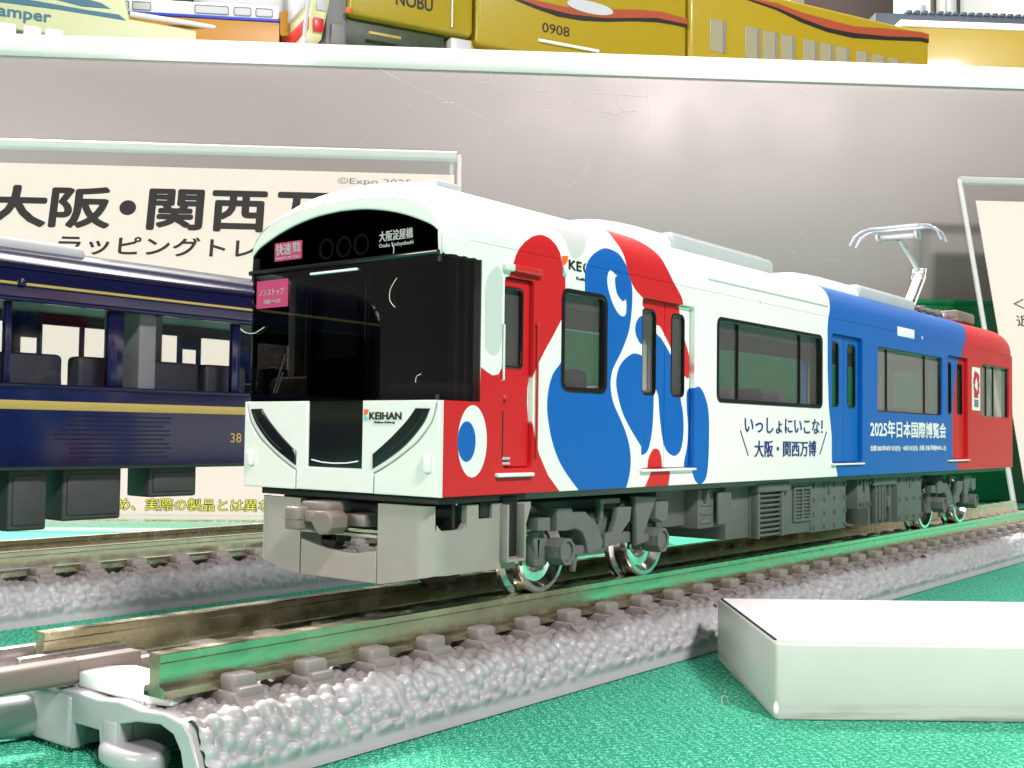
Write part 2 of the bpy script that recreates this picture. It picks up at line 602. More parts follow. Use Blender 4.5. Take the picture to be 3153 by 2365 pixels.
def smooth_open(P, n=4):
    Q = [P[0]] + list(P) + [P[-1]]
    o = []
    for i in range(1, len(Q) - 2):
        p0, p1, p2, p3 = [np.array(Q[j], float) for j in (i - 1, i, i + 1, i + 2)]
        for k in range(n):
            t = k / n
            o.append(tuple(0.5 * ((2 * p1) + (-p0 + p2) * t + (2 * p0 - 5 * p1 + 4 * p2 - p3) * t * t + (-p0 + 3 * p1 - 3 * p2 + p3) * t ** 3)))
    o.append(tuple(P[-1]))
    return o


def side(x0, sign=1):
    """outline in (y, z) standing at x0, thickness along x"""
    return lambda u, v, w: (x0 + sign * w, u, v)


def front(y0):
    """outline in (x, z) standing at y0, facing -y"""
    return lambda u, v, w: (u, y0 - w, v)


def flat(z0):
    return lambda u, v, w: (u, v, z0 + w)


def thing(name, label, cat, loc=(0, 0, 0), rotz=0.0, group=None):
    o = bpy.data.objects.new(name, None)
    COL.objects.link(o)
    o.empty_display_size = 0.05
    o.location = Vector(loc) * S
    o.rotation_euler = (0, 0, rotz)
    o['label'] = label
    o['category'] = cat
    if group:
        o['group'] = group
    return o


def tag(o, label, cat, group=None):
    o['label'] = label
    o['category'] = cat
    if group:
        o['group'] = group
    return o


def dup(o, parent, dloc=(0, 0, 0)):
    c = o.copy()
    COL.objects.link(c)
    c.parent = parent
    c.location = o.location + Vector(dloc) * S
    for ch in list(o.children):
        dup(ch, c)
    return c


# ------------------------------------------------------------------ printed livery of the white, blue and red car
PROF = [(9.25, 23.5), (9.2, 24.4), (8.9, 25.3), (8.3, 26.1), (7.5, 26.74), (6.5, 27.2), (5, 27.68), (3, 28.02), (0, 28.15)]
ARC = [23.5, 24.4, 25.35, 26.35, 27.37, 28.48, 30.05, 32.08, 35.08]
LEN = 122.6
DP = 35.66                    # door spacing


def livery_image():
    """flat print in side coordinates: y along the car, s up the side and over the roof"""
    PX = 32
    W, H = int(126 * PX), int(30 * PX)
    z0 = 6.0
    img = np.empty((H, W, 3), np.float32)
    white, red, blue, pale = [np.array(c, np.float32) / 255 for c in ((229, 230, 225), (198, 30, 36), (12, 92, 174), (197, 199, 196))]
    img[:] = white

    def fill(P, col, sm=True):
        L = np.array(smooth_loop(P) if sm else P, float)
        X, Y = (L[:, 0]) * PX, (L[:, 1] - z0) * PX
        X2, Y2 = np.roll(X, -1), np.roll(Y, -1)
        r0, r1 = max(0, int(Y.min()) - 1), min(H - 1, int(Y.max()) + 1)
        for r in range(r0, r1 + 1):
            cov = np.zeros(W, np.float32)
            hit = False
            for sub in (0.25, 0.75):
                yy = r + sub
                c = ((Y <= yy) & (Y2 > yy)) | ((Y2 <= yy) & (Y > yy))
                if not c.any():
                    continue
                xs = np.sort(X[c] + (yy - Y[c]) / (Y2[c] - Y[c]) * (X2[c] - X[c]))
                for a, b in zip(xs[::2], xs[1::2]):
                    a, b = max(a, 0), min(b, W - 1)
                    if b <= a:
                        continue
                    ia, ib = int(a), int(b)
                    hit = True
                    if ia == ib:
                        cov[ia] += 0.5 * (b - a)
                    else:
                        cov[ia] += 0.5 * (ia + 1 - a)
                        cov[ia + 1:ib] += 0.5
                        cov[ib] += 0.5 * (b - ib)
            if hit:
                k = np.clip(cov, 0, 1)[:, None]
                img[r] = img[r] * (1 - k) + col * k

    # rear half: blue field, then red field
    fill([(60.6, 40), (60.54, 28.3), (59.4, 26.7), (58.2, 25.0), (57.45, 23.4), (57.25, 22.4), (57.3, 18), (57.6, 14.5), (58.6, 10.6), (60.4, 6), (130, 5), (130, 40)], blue, False)
    fill([(106, 40), (105.3, 27), (102.6, 25.6), (101.5, 24.6), (99.9, 22.9), (98.3, 19), (97.1, 14.1), (97.1, 11), (98.1, 6), (130, 5), (130, 40)], red, False)
    # pale grey shapes
    fill([(4.0, 19.9), (4.02, 20.7), (4.27, 21.4), (4.96, 22.07), (5.5, 22.14), (5.78, 21.5), (5.79, 20.1), (5.79, 17.8), (5.61, 16.84), (5.18, 16.45), (4.73, 16.39), (4.29, 16.64), (4.06, 17.24)], pale)
    fill([(12.3, 26.0), (12.56, 25.35), (12.8, 24.92), (13.0, 24.35), (13.39, 23.85), (13.92, 23.75), (14.59, 24.12), (15.15, 24.66), (15.81, 25.39), (16.48, 26.04)], pale)
    # red field at the cab with a rounded finger over the cab door
    fill([(-0.5, 5), (-0.5, 13.6), (3.7, 13.5), (3.75, 15.6), (4.29, 15.34), (4.88, 15.13), (5.47, 15.21), (5.84, 15.7), (6.08, 16.38), (6.1, 17.62), (6.12, 18.71), (6.31, 20.45), (6.4, 21.54), (6.9, 22.6), (7.12, 23.15), (7.5, 23.66), (8.09, 24.16),
          (8.97, 24.66), (9.86, 24.94), (10.38, 24.98), (11.03, 24.85), (11.58, 24.48), (12.04, 23.92), (12.28, 23.21), (12.66, 22.27), (12.7, 21.6), (12.5, 19.6), (12.15, 19.19), (11.28, 18.1), (10.46, 17.14), (9.66, 16.1), (9.19, 15.39), (8.97, 14.5),
          (8.94, 13.52), (9.06, 12.54), (9.36, 11.37), (9.95, 10.0), (10.97, 8.6), (12.34, 7.46), (14.2, 5)], red, False)
    fill(ellipse(3.02, 10.92, 1.40, 2.26), white, False)
    fill([(2.62 + 0.86 * math.cos(t) - 0.16, 10.9 + 1.26 * math.sin(t)) for t in [2 * math.pi * k / 40 for k in range(40)]], blue, False)
    # big blue shape with its hooked head
    fill([(12.6, 16.7), (12.08, 16.19), (11.33, 15.49), (10.85, 14.37), (10.74, 13.17), (10.98, 11.98), (11.43, 10.79), (12.12, 9.68), (13.0, 8.76), (13.89, 8.03), (14.79, 7.33), (17.5, 5.2), (20.0, 5.8), (20.56, 7.31), (21.04, 8.28), (21.26, 9.37),
          (21.1, 10.47), (20.58, 11.56), (19.77, 12.64), (18.97, 13.59), (18.56, 14.44), (18.45, 15.3), (18.63, 16.06), (19.01, 16.62), (19.69, 17.42), (20.27, 18.22), (20.85, 19.25), (21.14, 20.38), (21.28, 21.75), (21.17, 22.74), (20.8, 23.59), (20.13, 24.42),
          (19.5, 24.97), (18.18, 25.15), (17.0, 24.83), (15.78, 24.15), (15.17, 23.4), (15.02, 22.63), (15.04, 21.69), (15.1, 19)], blue)
    fill([(17.95, 23.16), (18.29, 23.49), (18.91, 23.27), (19.18, 23.16), (18.92, 23.03), (18.93, 22.49), (19.2, 21.84), (19.83, 21.41), (20.19, 21.44), (20.37, 21.56), (20.47, 21.08), (20.39, 20.47), (20.03, 20.24), (19.4, 20.39), (18.69, 21.0), (18.15, 21.82), (17.88, 22.57)], white)
    # red horn from the roof down behind the first double door
    fill([(22.4, 29.6), (21.2, 28.2), (20.2, 26.6), (20.15, 25.6), (20.3, 24.87), (20.47, 24.06), (20.98, 23.12), (21.73, 22.4), (23.05, 21.73), (24.22, 20.82), (25.5, 20.1), (26.1, 19.95), (27.43, 18.69), (28.69, 17.28), (29.97, 16.26), (30.66, 16.26), (30.7, 17.61), (30.37, 18.46),
          (30.04, 18.97), (29.27, 20.63), (28.72, 22.29), (27.98, 23.06), (26.99, 23.91), (26.37, 24.7), (26.01, 25.47), (25.57, 26.24), (24.9, 27.2), (24.2, 28.4)], red)
    fill([(23.21, 20.62), (22.27, 20.37), (21.76, 19.77), (21.77, 19.1), (22.3, 18.47), (22.93, 18.24), (23.25, 17.75), (24.43, 17.49), (24.38, 20.73)], blue)
    fill([(23.26, 17.19), (22.11, 17.57), (21.09, 17.45), (19.89, 16.78), (19.32, 15.98), (19.19, 15.11), (19.55, 14.04), (20.16, 12.97), (21.18, 11.89), (22.43, 10.8), (22.96, 10.35), (23.0, 10.03), (23.59, 9.93), (24.33, 10.23), (24.85, 11.25), (25.11, 12.62), (25.18, 14.22), (25.16, 15.59)], blue)
    fill([(25.17, 19.13), (25.93, 19.19), (26.61, 18.78), (27.64, 17.91), (28.92, 16.69), (29.31, 14.4), (29.67, 13.41), (29.81, 12.23), (29.7, 11.04), (29.25, 10.16), (28.33, 9.81), (27.19, 10.22), (26.61, 11.03), (26.26, 12.18), (26.02, 13.32), (25.87, 14.47), (25.67, 14.81), (25.33, 15.59)], blue)
    fill([(30.25, 14.61), (30.36, 15.09), (30.83, 15.35), (31.56, 15.44), (32.3, 14.92), (32.93, 13.97), (33.19, 12.76), (33.21, 11.05), (33.11, 9.23), (32.76, 8.02), (31.91, 7.5), (31.06, 7.7), (30.57, 8.31), (30.45, 8.78), (29.97, 8.91), (29.96, 9.38), (30.42, 10.69), (30.52, 12.23), (30.33, 13.42)], blue)
    fill([(22.6, 6.0), (23.21, 7.36), (24.25, 8.77), (24.45, 9.56), (24.98, 10.23), (25.52, 10.4), (26.07, 10.23), (26.41, 9.65), (26.53, 8.96), (26.94, 8.49), (26.67, 7.33), (26.4, 6)], red)
    im = bpy.data.images.new("livery_print", W, H)
    px = np.ones((H, W, 4), np.float32)
    px[:, :, :3] = img
    im.pixels.foreach_set(px.ravel())
    im.update()
    im.pack()
    return im, (W / PX, H / PX, z0)


def livery_material():
    im, (wm, hm, z0) = livery_image()
    m = mat('livery_paint', (0.8, 0.8, 0.8), 0.38, coat=0.0, spec=0.3)
    nt = m.node_tree
    p = nt.nodes["Principled BSDF"]
    t = nt.nodes.new("ShaderNodeTexImage")
    t.image = im
    t.extension = 'EXTEND'
    uvn = nt.nodes.new("ShaderNodeUVMap")
    uvn.uv_map = "livery"
    nt.links.new(uvn.outputs[0], t.inputs[0])
    nt.links.new(t.outputs[0], p.inputs["Base Color"])
    tc = nt.nodes.new("ShaderNodeTexCoord")
    n = nt.nodes.new("ShaderNodeTexNoise")
    n.inputs["Scale"].default_value = 420
    n.inputs["Detail"].default_value = 3
    nt.links.new(tc.outputs["Object"], n.inputs[0])
    bp = nt.nodes.new("ShaderNodeBump")
    bp.inputs["Strength"].default_value = 0.06
    bp.inputs["Distance"].default_value = 0.002
    nt.links.new(n.outputs[0], bp.inputs["Height"])
    nt.links.new(bp.outputs[0], p.inputs["Normal"])

    def uv(co):
        s = co.z
        if co.z > 23.5:
            x = min(9.25, abs(co.x))
            for i in range(len(PROF) - 1):
                if x >= PROF[i + 1][0]:
                    if PROF[i][0] - PROF[i + 1][0] > 1e-6:
                        a = (PROF[i][0] - x) / (PROF[i][0] - PROF[i + 1][0])
                        if i < 2:
                            a = max(0, min(1, (co.z - PROF[i][1]) / (PROF[i + 1][1] - PROF[i][1])))
                    s = ARC[i] + a * (ARC[i + 1] - ARC[i])
                    break
        return (co.y / wm, (s - z0) / hm)
    return m, uv


M['livery'], LUV = livery_material()

# ------------------------------------------------------------------ the white, red and blue model train
train = thing('model_train', 'white, red and blue model train car with black windscreen and raised pantograph', 'model train')

WIN = [(12.33, 17.9, 14.4, 21.55, 0.7, ()), (34.5, 56.0, 14.3, 21.5, 0.7, (38.9, 51.6)), (70.7, 92.0, 14.3, 21.45, 0.45, (74.25, 86.6)), (107.9, 120.8, 14.5, 21.6, 0.45, (111.2, 114.6))]
DOORS = [22.75 + i * DP for i in range(3)]
DW = 8.0


FARW = [(32, 52), (66, 92), (96, 118)]


def side_loops(far=False):
    L = [[(0.3, 7.5), (0.3, 13.42), (3.72, 13.42), (3.72, 22.35), (0.3, 22.35), (0.3, 23.5), (LEN, 23.5), (LEN, 7.5)]]
    if far:
        return L + [rrect(a, c, 14.4, 21.5, 0.7) for a, c in FARW]
    for y0, y1, z0, z1, r, _ in WIN:
        L.append(rrect(y0, y1, z0, z1, r))
    for y0 in DOORS:
        L.append(rrect(y0, y0 + DW, 8.85, 21.95, 0.35))
    L.append(rrect(6.05, 9.15, 9.2, 21.65, 0.3))
    return L


b = B()
b.plate(side_loops(), 0.7, side(8.9), 0.07)
b.plate(side_loops(True), 0.7, side(-8.9), 0.07)
# roof skin, drawn in at the nose
prof = smooth_open(PROF, 4)
full = [(x, z) for x, z in prof] + [(-x, z) for x, z in prof[-2::-1]]
ys = [0.0, 0.12, 0.35, 0.7, 1.2, 1.8, 2.5, 3.4] + [5, 8, 12, 16, 20, 24, 28, 34, 42, 52, 62, 72, 82, 92, 100, 108, 116, LEN - 1.0, LEN - 0.4, LEN - 0.1, LEN]
vv, ff = [], []
for y in ys:
    k = max(0, 1 - y / 3.4)
    e = max(0, (y - (LEN - 1.0)) / 1.0)
    for x, z in full:
        q = (z - 23.5) / 4.65
        vv.append((x * (1 - 0.035 * k * k - 0.03 * e * e), y, z - q * (1.35 * k * k * k + 0.2 * k + 0.35 * e * e)))
n = len(full)
for i in range(len(ys) - 1):
    for j in range(n - 1):
        ff.append((i * n + j, i * n + j + 1, (i + 1) * n + j + 1, (i + 1) * n + j))
b.add(vv, ff)
# rear end wall
b.plate([[(-9.2, 7.5), (9.2, 7.5)] + [(x * 0.968, z - (z - 23.5) / 4.65 * 0.36) for x, z in full], rrect(-8, -3.2, 14, 21.6, 0.5), rrect(-2.6, 2.6, 10, 21.6, 0.5), rrect(3.2, 8, 14, 21.6, 0.5)], 0.5, lambda u, v, w: (u, LEN - 0.3 + w, v), 0.05)
body = b.done('body', 'livery', train, uv=LUV)

# raised trim of the body: gutter lines, little knobs
b = B()
b.box(9.18, 9.32, 33.0, 57.4, 24.52, 24.66, 0.04)
b.ball((9.25, 42.5, 23.62), 0.22, 1, 1, 1.3, 10)
b.done('rain_gutter', 'white', train)
B().ball((9.25, 84.6, 23.36), 0.2, 1, 1, 1, 10).done('roof_hook', 'roof_grey', train)
B().box(9.2, 9.3, 76.6, 82.0, 23.05, 24.1, 0.03).done('destination_plate', 'print_white', train)

# floor, inner lining, bulkheads and seats seen through the glass
b = B()
b.box(-8.3, 8.3, 1.2, LEN - 0.8, 7.0, 7.9, 0.05)
b.done('chassis', 'under', train)
b = B()
b.plate([[(4.5, 7.9), (LEN - 1, 7.9), (LEN - 1, 23.6), (4.5, 23.6)]] + [rrect(a, c, 14.4, 21.5, 0.7) for a, c in FARW], 0.3, side(-8.25))
b.box(-8.2, 8.2, 4.5, LEN - 1, 23.4, 23.7)
b.box(-8.2, 8.2, 10.4, 10.8, 7.9, 23.4)
b.done('interior_lining', 'inside', train)
for i, (y, h) in enumerate([(13.2, 16.4), (16.4, 16.2), (35.6, 15.9), (40.0, 15.8), (45.0, 15.9), (50.0, 15.8), (74, 15.0), (83, 15.0), (112, 15.2)]):
    b = B()
    for sx in (1, -1):
        b.box(sx * 2.2, sx * 7.6, y, y + 1.7, 8.0, h, 0.5)
        b.box(sx * 2.2, sx * 7.6, y + 1.5, y + 3.6, 8.0, 11.0, 0.4)
    b.done('seat', 'inside_light' if i in (2, 3, 5, 0) else 'seat', train)

# windows on the near side
for i, (y0, y1, z0, z1, r, mull) in enumerate(WIN):
    k = 0.34 if i < 2 else 0.16
    b = B()
    b.plate([rrect(y0 - 0.05, y1 + 0.05, z0 - 0.05, z1 + 0.05, r), rrect(y0 + k, y1 - k, z0 + k, z1 - k, max(0.12, r - k))], 0.5, side(9.06 if i < 2 else 8.8), 0.06)
    for y in mull:
        b.box(8.62, 8.92, y - 0.09, y + 0.09, z0 + 0.1, z1 - 0.1)
    wf = b.done('window', 'black', train)
    B().box(8.66, 8.72, y0 + 0.1, y1 - 0.1, z0 + 0.1, z1 - 0.1).done('pane', 'pane' if i < 2 else 'pane_grey', wf)

# double doors
for i, y0 in enumerate(DOORS):
    for a, c in ((0.08, 3.96), (4.04, 7.92)):
        wy = (y0 + 0.6, y0 + 2.7) if a < 1 else (y0 + 5.0, y0 + 7.1)
        b = B()
        b.plate([rrect(y0 + a, y0 + c, 8.9, 21.9, 0.12), rrect(wy[0], wy[1], 14.57, 21.2, 0.5)], 0.35, side(8.62), 0.05)
        leaf = b.done('door_leaf', 'livery', train, uv=LUV)
        b = B()
        b.plate([rrect(wy[0] - 0.03, wy[1] + 0.03, 14.5, 21.25, 0.55), rrect(wy[0] + 0.14, wy[1] - 0.14, 14.7, 21.05, 0.36)], 0.3, side(8.68), 0.05)
        b.done('window_rubber', 'black', leaf)
        B().box(8.5, 8.55, wy[0], wy[1], 14.57, 21.2).done('pane', 'pane' if i == 0 else 'pane_clear', leaf)
    B().box(8.9, 9.6, y0 - 0.3, y0 + 7.85, 8.66, 8.84, 0.07).done('door_step', 'print_white', train)

# cab door with handrails, knob, drip ledge and step
b = B()
b.plate([rrect(6.1, 9.1, 9.25, 21.6, 0.2), rrect(6.3, 8.3, 15.77, 21.0, 0.3)], 0.35, side(8.74), 0.05)
cab = b.done('cab_door', 'livery', train, uv=LUV)
b = B()
b.plate([rrect(6.22, 8.38, 15.7, 21.07, 0.33), rrect(6.38, 8.22, 15.86, 20.9, 0.22)], 0.3, side(8.84), 0.05)
b.done('window_rubber', 'black', cab)
B().box(8.58, 8.64, 6.3, 8.3, 15.77, 21.0).done('pane', 'pane', cab)
b = B()
b.ball((9.05, 6.35, 13.75), 0.24, 0.9, 1, 1, 12)
b.done('door_knob', 'red_part', cab)
b = B()
b.tube([(8.9, 9.4, 18.75), (9.42, 9.4, 18.6), (9.42, 9.4, 9.9), (8.9, 9.4, 9.7)], 0.085)
b.ball((9.42, 9.4, 18.7), 0.16, 1, 1, 1, 8)
b.done('handrail', 'red_part', train)
B().tube([(8.9, 5.85, 18.6), (9.38, 5.85, 18.45), (9.38, 5.85, 14.9), (8.9, 5.85, 14.7)], 0.085).done('handrail', 'grey_white', train)
b = B()
b.box(9.0, 9.62, 6.75, 9.75, 21.98, 22.5, 0.14)
b.done('drip_ledge', 'red_part', train)
B().box(9.0, 9.6, 5.7, 6.75, 21.98, 22.5, 0.14).done('drip_ledge', 'white', train)
B().box(8.9, 9.6, 5.25, 9.05, 8.62, 8.88, 0.1).done('door_step', 'print_white', train)
b = B()
b.box(9.0, 9.1, 6.2, 7.0, 9.72, 9.9, 0.03)
b.box(9.0, 9.1, 6.2, 7.0, 9.4, 9.58, 0.03)
b.done('foot_rung', 'roof_grey', cab)
B().box(8.8, 9.28, 5.93, 6.03, 9.9, 12.9).done('door_hinge_slot', 'black_matte', train)

# ---- the face
arch_half = [(8.95, 22.5), (8.95, 23.6), (8.35, 24.1), (7.6, 24.46), (6.2, 24.98), (4.9, 25.35), (3.6, 25.62), (2.0, 25.84), (0, 25.93)]
arch = smooth_open(arch_half[1:], 3)
arch = [(8.95, 22.42)] + arch + [(-x, z) for x, z in arch[-2::-1]] + [(-8.95, 22.42)]
b = B()
outer = [(9.0, 22.3)] + [(x * 0.965, z - (z - 23.5) / 4.65 * 1.55 + 0.02) for x, z in full] + [(-9.0, 22.3)]
b.plate([outer + [(-8.95, 22.3)] + arch[::-1] + [(8.95, 22.3)]], 0.6, lambda u, v, w: (u, 0.3 - w, v), 0.12)
b.box(8.6, 9.2, 0.1, 2.5, 22.36, 23.6, 0.2)
b.box(-9.2, -8.6, 0.1, 2.5, 22.36, 23.6, 0.2)
b.done('roof_fascia', 'white', train)
B().plate([arch], 0.3, front(0.22), 0.04).done('destination_glass', 'screen', train)


def wrap(z0, z1, yo=0.0, ribs=True):
    """screen wrapped round both front corners"""
    path = []
    y = 3.68
    while y > 0.75:
        path.append((9.24 + (0.022 * math.sin(y * 7.0) if ribs and 0.9 < y < 3.5 else 0), y))
        y -= 0.07
    path += [(9.24 - 0.62 + 0.62 * math.cos(t), 0.66 - 0.62 * math.sin(t)) for t in [R(a) for a in range(0, 91, 15)]]
    mid = [(8.4 - i * 0.6, 0.03 - 0.05 * (1 - ((8.4 - i * 0.6) / 8.6) ** 2)) for i in range(1, 28)]
    path = path + mid + [(-x, yy) for x, yy in path[::-1]]
    vv, ff = [], []
    for x, yy in path:
        vv += [(x, yy + yo, z0), (x, yy + yo, z1)]
    for i in range(len(path) - 1):
        ff.append((2 * i, 2 * i + 1, 2 * i + 3, 2 * i + 2))
    return vv, ff


b = B()
b.add(*wrap(13.42, 22.42))
ws = b.done('windscreen', 'screen', train, smooth=50)
# black surround, pillars and centre emergency door behind / on the screen
b = B()
b.box(-9.0, 9.0, -0.28, 0.1, 22.3, 22.62, 0.1)
b.done('visor_ridge', 'black', train)
b = B()
b.box(-2.95, -2.62, 0.02, 0.2, 13.4, 22.3, 0.04)
b.box(2.62, 2.95, 0.02, 0.2, 13.4, 22.3, 0.04)
b.box(-9.0, 9.0, 0.06, 0.3, 21.9, 22.35)
b.box(-9.0, 9.0, 0.06, 0.3, 13.3, 13.75)
b.done('windscreen_pillar', 'black_matte', train)
b = B()
b.plate([[(-2.58, 9.05), (2.58, 9.05), (2.58, 21.7), (-2.58, 21.7)], rrect(-1.75, 1.75, 16.2, 21.2, 0.25)], 0.3, front(0.18), 0.05)
ed = b.done('emergency_door', 'black', train)
B().box(-1.75, 1.75, 0.24, 0.3, 16.2, 21.2).done('pane', 'pane', ed)
b = B()
b.box(-2.6, 1.95, -0.22, 0.0, 21.86, 22.02, 0.06)
b.done('door_top_rail', 'print_white', train)
b = B()
b.tube([(-2.2, -0.02, 9.52), (-1.2, -0.05, 9.38), (0, -0.06, 9.33), (1.2, -0.05, 9.38), (2.2, -0.02, 9.52)], 0.045, 6)
b.done('door_bottom_trim', 'print_white', train)
# cab interior behind the screen
b = B()
b.box(-8.4, -3.0, 1.2, 4.6, 13.6, 15.2, 0.5)
b.box(3.0, 8.4, 1.2, 4.6, 13.6, 14.6, 0.4)
b.box(-8.4, 8.4, 6.6, 7.0, 8, 13.8)
b.done('cab_desk', 'inside_light', train)
b = B()
b.box(-8.6, 8.6, 0.7, 1.0, 22.3, 25.0)
b.done('sign_backing', 'black_matte', train)
b = B()
for x in (-1.6, 0.1, 1.75):
    b.lathe([(0.36, 0.66), (0.22, 0.72), (0.2, 0.6), (0.45, 0.35)], (x, 0.1, 23.6), 'Y', 24)
b.done('marker_lamp', 'inside', train)
b = B()
b.tube([(-6.2, -0.05, 14.0), (-5.6, -0.12, 15.2), (-5.0, -0.12, 16.6)], 0.07, 6)
b.tube([(-5.9, -0.05, 14.0), (-5.2, -0.12, 15.4)], 0.06, 6)
b.done('wiper', 'black_matte', train)
# destination films and pink plate
b = B()
b.plate([rrect(-6.5, -3.7, 23.12, 24.38, 0.05)], 0.04, front(0.03))
s1 = b.done('service_film', 'pink', train)
b = B()
b.text('快速', (-6.35, -4.78, 23.5, 24.28), front(0.0), 0.02, 0.01)
b.text('特急', (-4.6, -3.84, 23.6, 24.3), front(0.0), 0.02, 0.01)
b.text('Rapid Ltd. Exp.', (-6.3, -3.85, 23.2, 23.4), front(0.0), 0.02)
b.done('lettering', 'film_white', s1)
b = B()
b.text('大阪淀屋橋', (3.75, 6.7, 23.52, 24.2), front(0.0), 0.02, 0.012)
b.text('Osaka Yodoyabashi', (3.75, 6.75, 23.08, 23.4), front(0.0), 0.02)
b.done('destination_lettering', 'film_white', train)
b = B()
b.plate([rrect(-8.2, -4.9, 19.92, 21.84, 0.05)], 0.05, front(-0.08))
s2 = b.done('head_plate', 'pink', train)
b = B()
b.text('ノンストップ', (-7.9, -5.3, 20.75, 21.25), front(-0.12), 0.02)
b.text('京橋⇔七条', (-7.4, -5.6, 20.2, 20.5), front(-0.12), 0.02)
b.done('lettering', 'film_white', s2)

# lower white panels with seams, headlight slits
cut = [(8.93, 13.2), (8.53, 12.1), (7.53, 11.0), (6.6, 10.36), (5.57, 9.75), (4.6, 9.25), (3.66, 8.83)]
cut = smooth_open(cut, 3)
b = B()
half = [(2.6, 13.42), (8.93, 13.42)] + cut + [(3.66, 7.52)]
b.plate([half + [(-x, z) for x, z in half[::-1][0:1]] + [(-x, z) for x, z in half[::-1][1:]] + [(-2.6, 9.05), (2.6, 9.05)]], 0.5, front(0.16), 0.08)
b.done('front_panel', 'white', train)
for sx in (1, -1):
    cp = [(x + 0.10, z - 0.06) for x, z in cut]
    loop = [(9.22, 13.4), (9.03, 13.4)] + cp + [(3.76, 7.5), (9.22, 7.5)]
    b = B()
    b.plate([[(sx * x, z) for x, z in loop]], 0.62, front(0.2), 0.1)
    b.box(sx * 8.75, sx * 9.23, 0.1, 1.0, 7.55, 13.35, 0.1) if sx < 0 else None
    b.done('corner_panel', 'white', train)
    o = smooth_open([(8.5, 12.9), (8.05, 12.08), (7.2, 11.2), (6.3, 10.5), (5.2, 9.85), (3.68, 9.1)], 3)
    i2 = smooth_open([(3.66, 10.02), (5.0, 10.9), (6.3, 11.9), (6.95, 12.5), (7.32, 12.92)], 3)
    b = B()
    b.plate([[(sx * x, z) for x, z in o + i2]], 0.24, front(-0.08), 0.06)
    hl = b.done('headlight', 'black', train)
    b = B()
    b.tube([(sx * x * 0.985, -0.2, z + 0.28) for x, z in o[2:-3]], 0.07, 6)
    b.done('lens_strip', 'black_matte', hl)
    b = B()
    b.box(sx * 8.06, sx * 8.66, -0.42, 0.0, 8.92, 10.1, 0.2, 3)
    b.done('grab_handle', 'white', train)
# company mark on the face
b = B()
b.plate([[(2.78, 12.5), (2.78, 12.86), (3.2, 12.86), (3.1, 12.6), (2.95, 12.5)]], 0.03, front(-0.12))
b.done('company_mark', 'print_orange', train)
B().plate([[(2.78, 12.46), (2.95, 12.46), (3.2, 12.16), (2.78, 12.16)]], 0.03, front(-0.12)).done('company_mark', 'print_teal', train)
b = B()
b.text('KEIHAN', (3.27, 6.1, 12.2, 12.68), front(-0.12), 0.02, 0.035)
b.text('Keihan Railway', (3.75, 5.55, 11.93, 12.1), front(-0.12), 0.02, 0.01)
b.done('company_lettering', 'print_black', train)
# side lettering
b = B()
b.text('いっしょにいこな！', (39.5, 56.0, 11.75, 13.2), side(9.29), 0.03, 0.006)
b.text('大阪・関西万博', (41.4, 54.5, 9.6, 11.1), side(9.29), 0.03, 0.006)
b.tube([(9.28, 38.7, 11.95), (9.28, 40.2, 9.76)], 0.06, 4)
b.tube([(9.28, 57.0, 12.0), (9.28, 55.4, 9.78)], 0.06, 4)
b.done('slogan_lettering', 'print_navy', train)
b = B()
b.text('2025年日本国際博覧会', (68.4, 93.1, 11.5, 13.4), side(9.29), 0.03, 0.02)
b.text('会期 2025年4月13日(日)－10月13日(月)  会場 大阪 夢洲(ゆめしま)', (68.4, 93.1, 9.95, 10.65), side(9.29), 0.03, 0.01)
b.done('exposition_lettering', 'print_white', train)
b = B()
b.text('KE', (13.02, 14.55, 22.92, 23.62), side(9.27), 0.03, 0.03)
b.text('(', (14.75, 15.1, 22.9, 23.6), side(9.27), 0.03, 0.03)
b.text('Keih', (13.95, 14.95, 22.3, 22.52), side(9.27), 0.03, 0.01)
b.done('company_lettering', 'print_black', train)
B().plate([[(12.3, 23.15), (12.2, 23.75), (12.95, 23.85), (12.85, 23.45), (12.55, 23.15)]], 0.03, side(9.27)).done('company_mark', 'print_orange', train)
B().plate([[(12.35, 22.35), (12.35, 23.1), (12.8, 22.4)]], 0.03, side(9.27)).done('company_mark', 'print_teal', train)
# event sticker beside the last door
b = B()
b.plate([rrect(103.7, 107.1, 15.25, 20.95, 0.1)], 0.06, side(9.28))
st = b.done('event_sticker', 'print_white', train)
b = B()
for k in range(9):
    t = 2 * math.pi * k / 9
    rr = 0.36 + 0.1 * math.sin(k * 2.3)
    b.plate([ellipse(105.4 + 0.95 * math.cos(t), 18.7 + 1.35 * math.sin(t), rr * 1.15, rr * 1.45, 16)], 0.03, side(9.33 + 0.003 * k))
b.done('ring_emblem', 'print_red', st)
b = B()
b.box(9.3, 9.34, 104.4, 106.4, 16.95, 17.15)
b.box(9.3, 9.34, 104.5, 106.3, 15.7, 16.7)
b.done('small_print', 'inside_light', st)
# ---- skirt under the nose
def skirt_pt(s):
    a = abs(s)
    sg = 1 if s >= 0 else -1
    if a <= 7.0:
        return sg * a, 0.4
    k = 1.5 * math.pi / 2
    if a <= 7.0 + k:
        t = (a - 7.0) / 1.5
        return sg * (7.0 + 1.5 * math.sin(t)), 0.4 + 1.5 * (1 - math.cos(t))
    return sg * 8.5, 1.9 + (a - 7.0 - k)


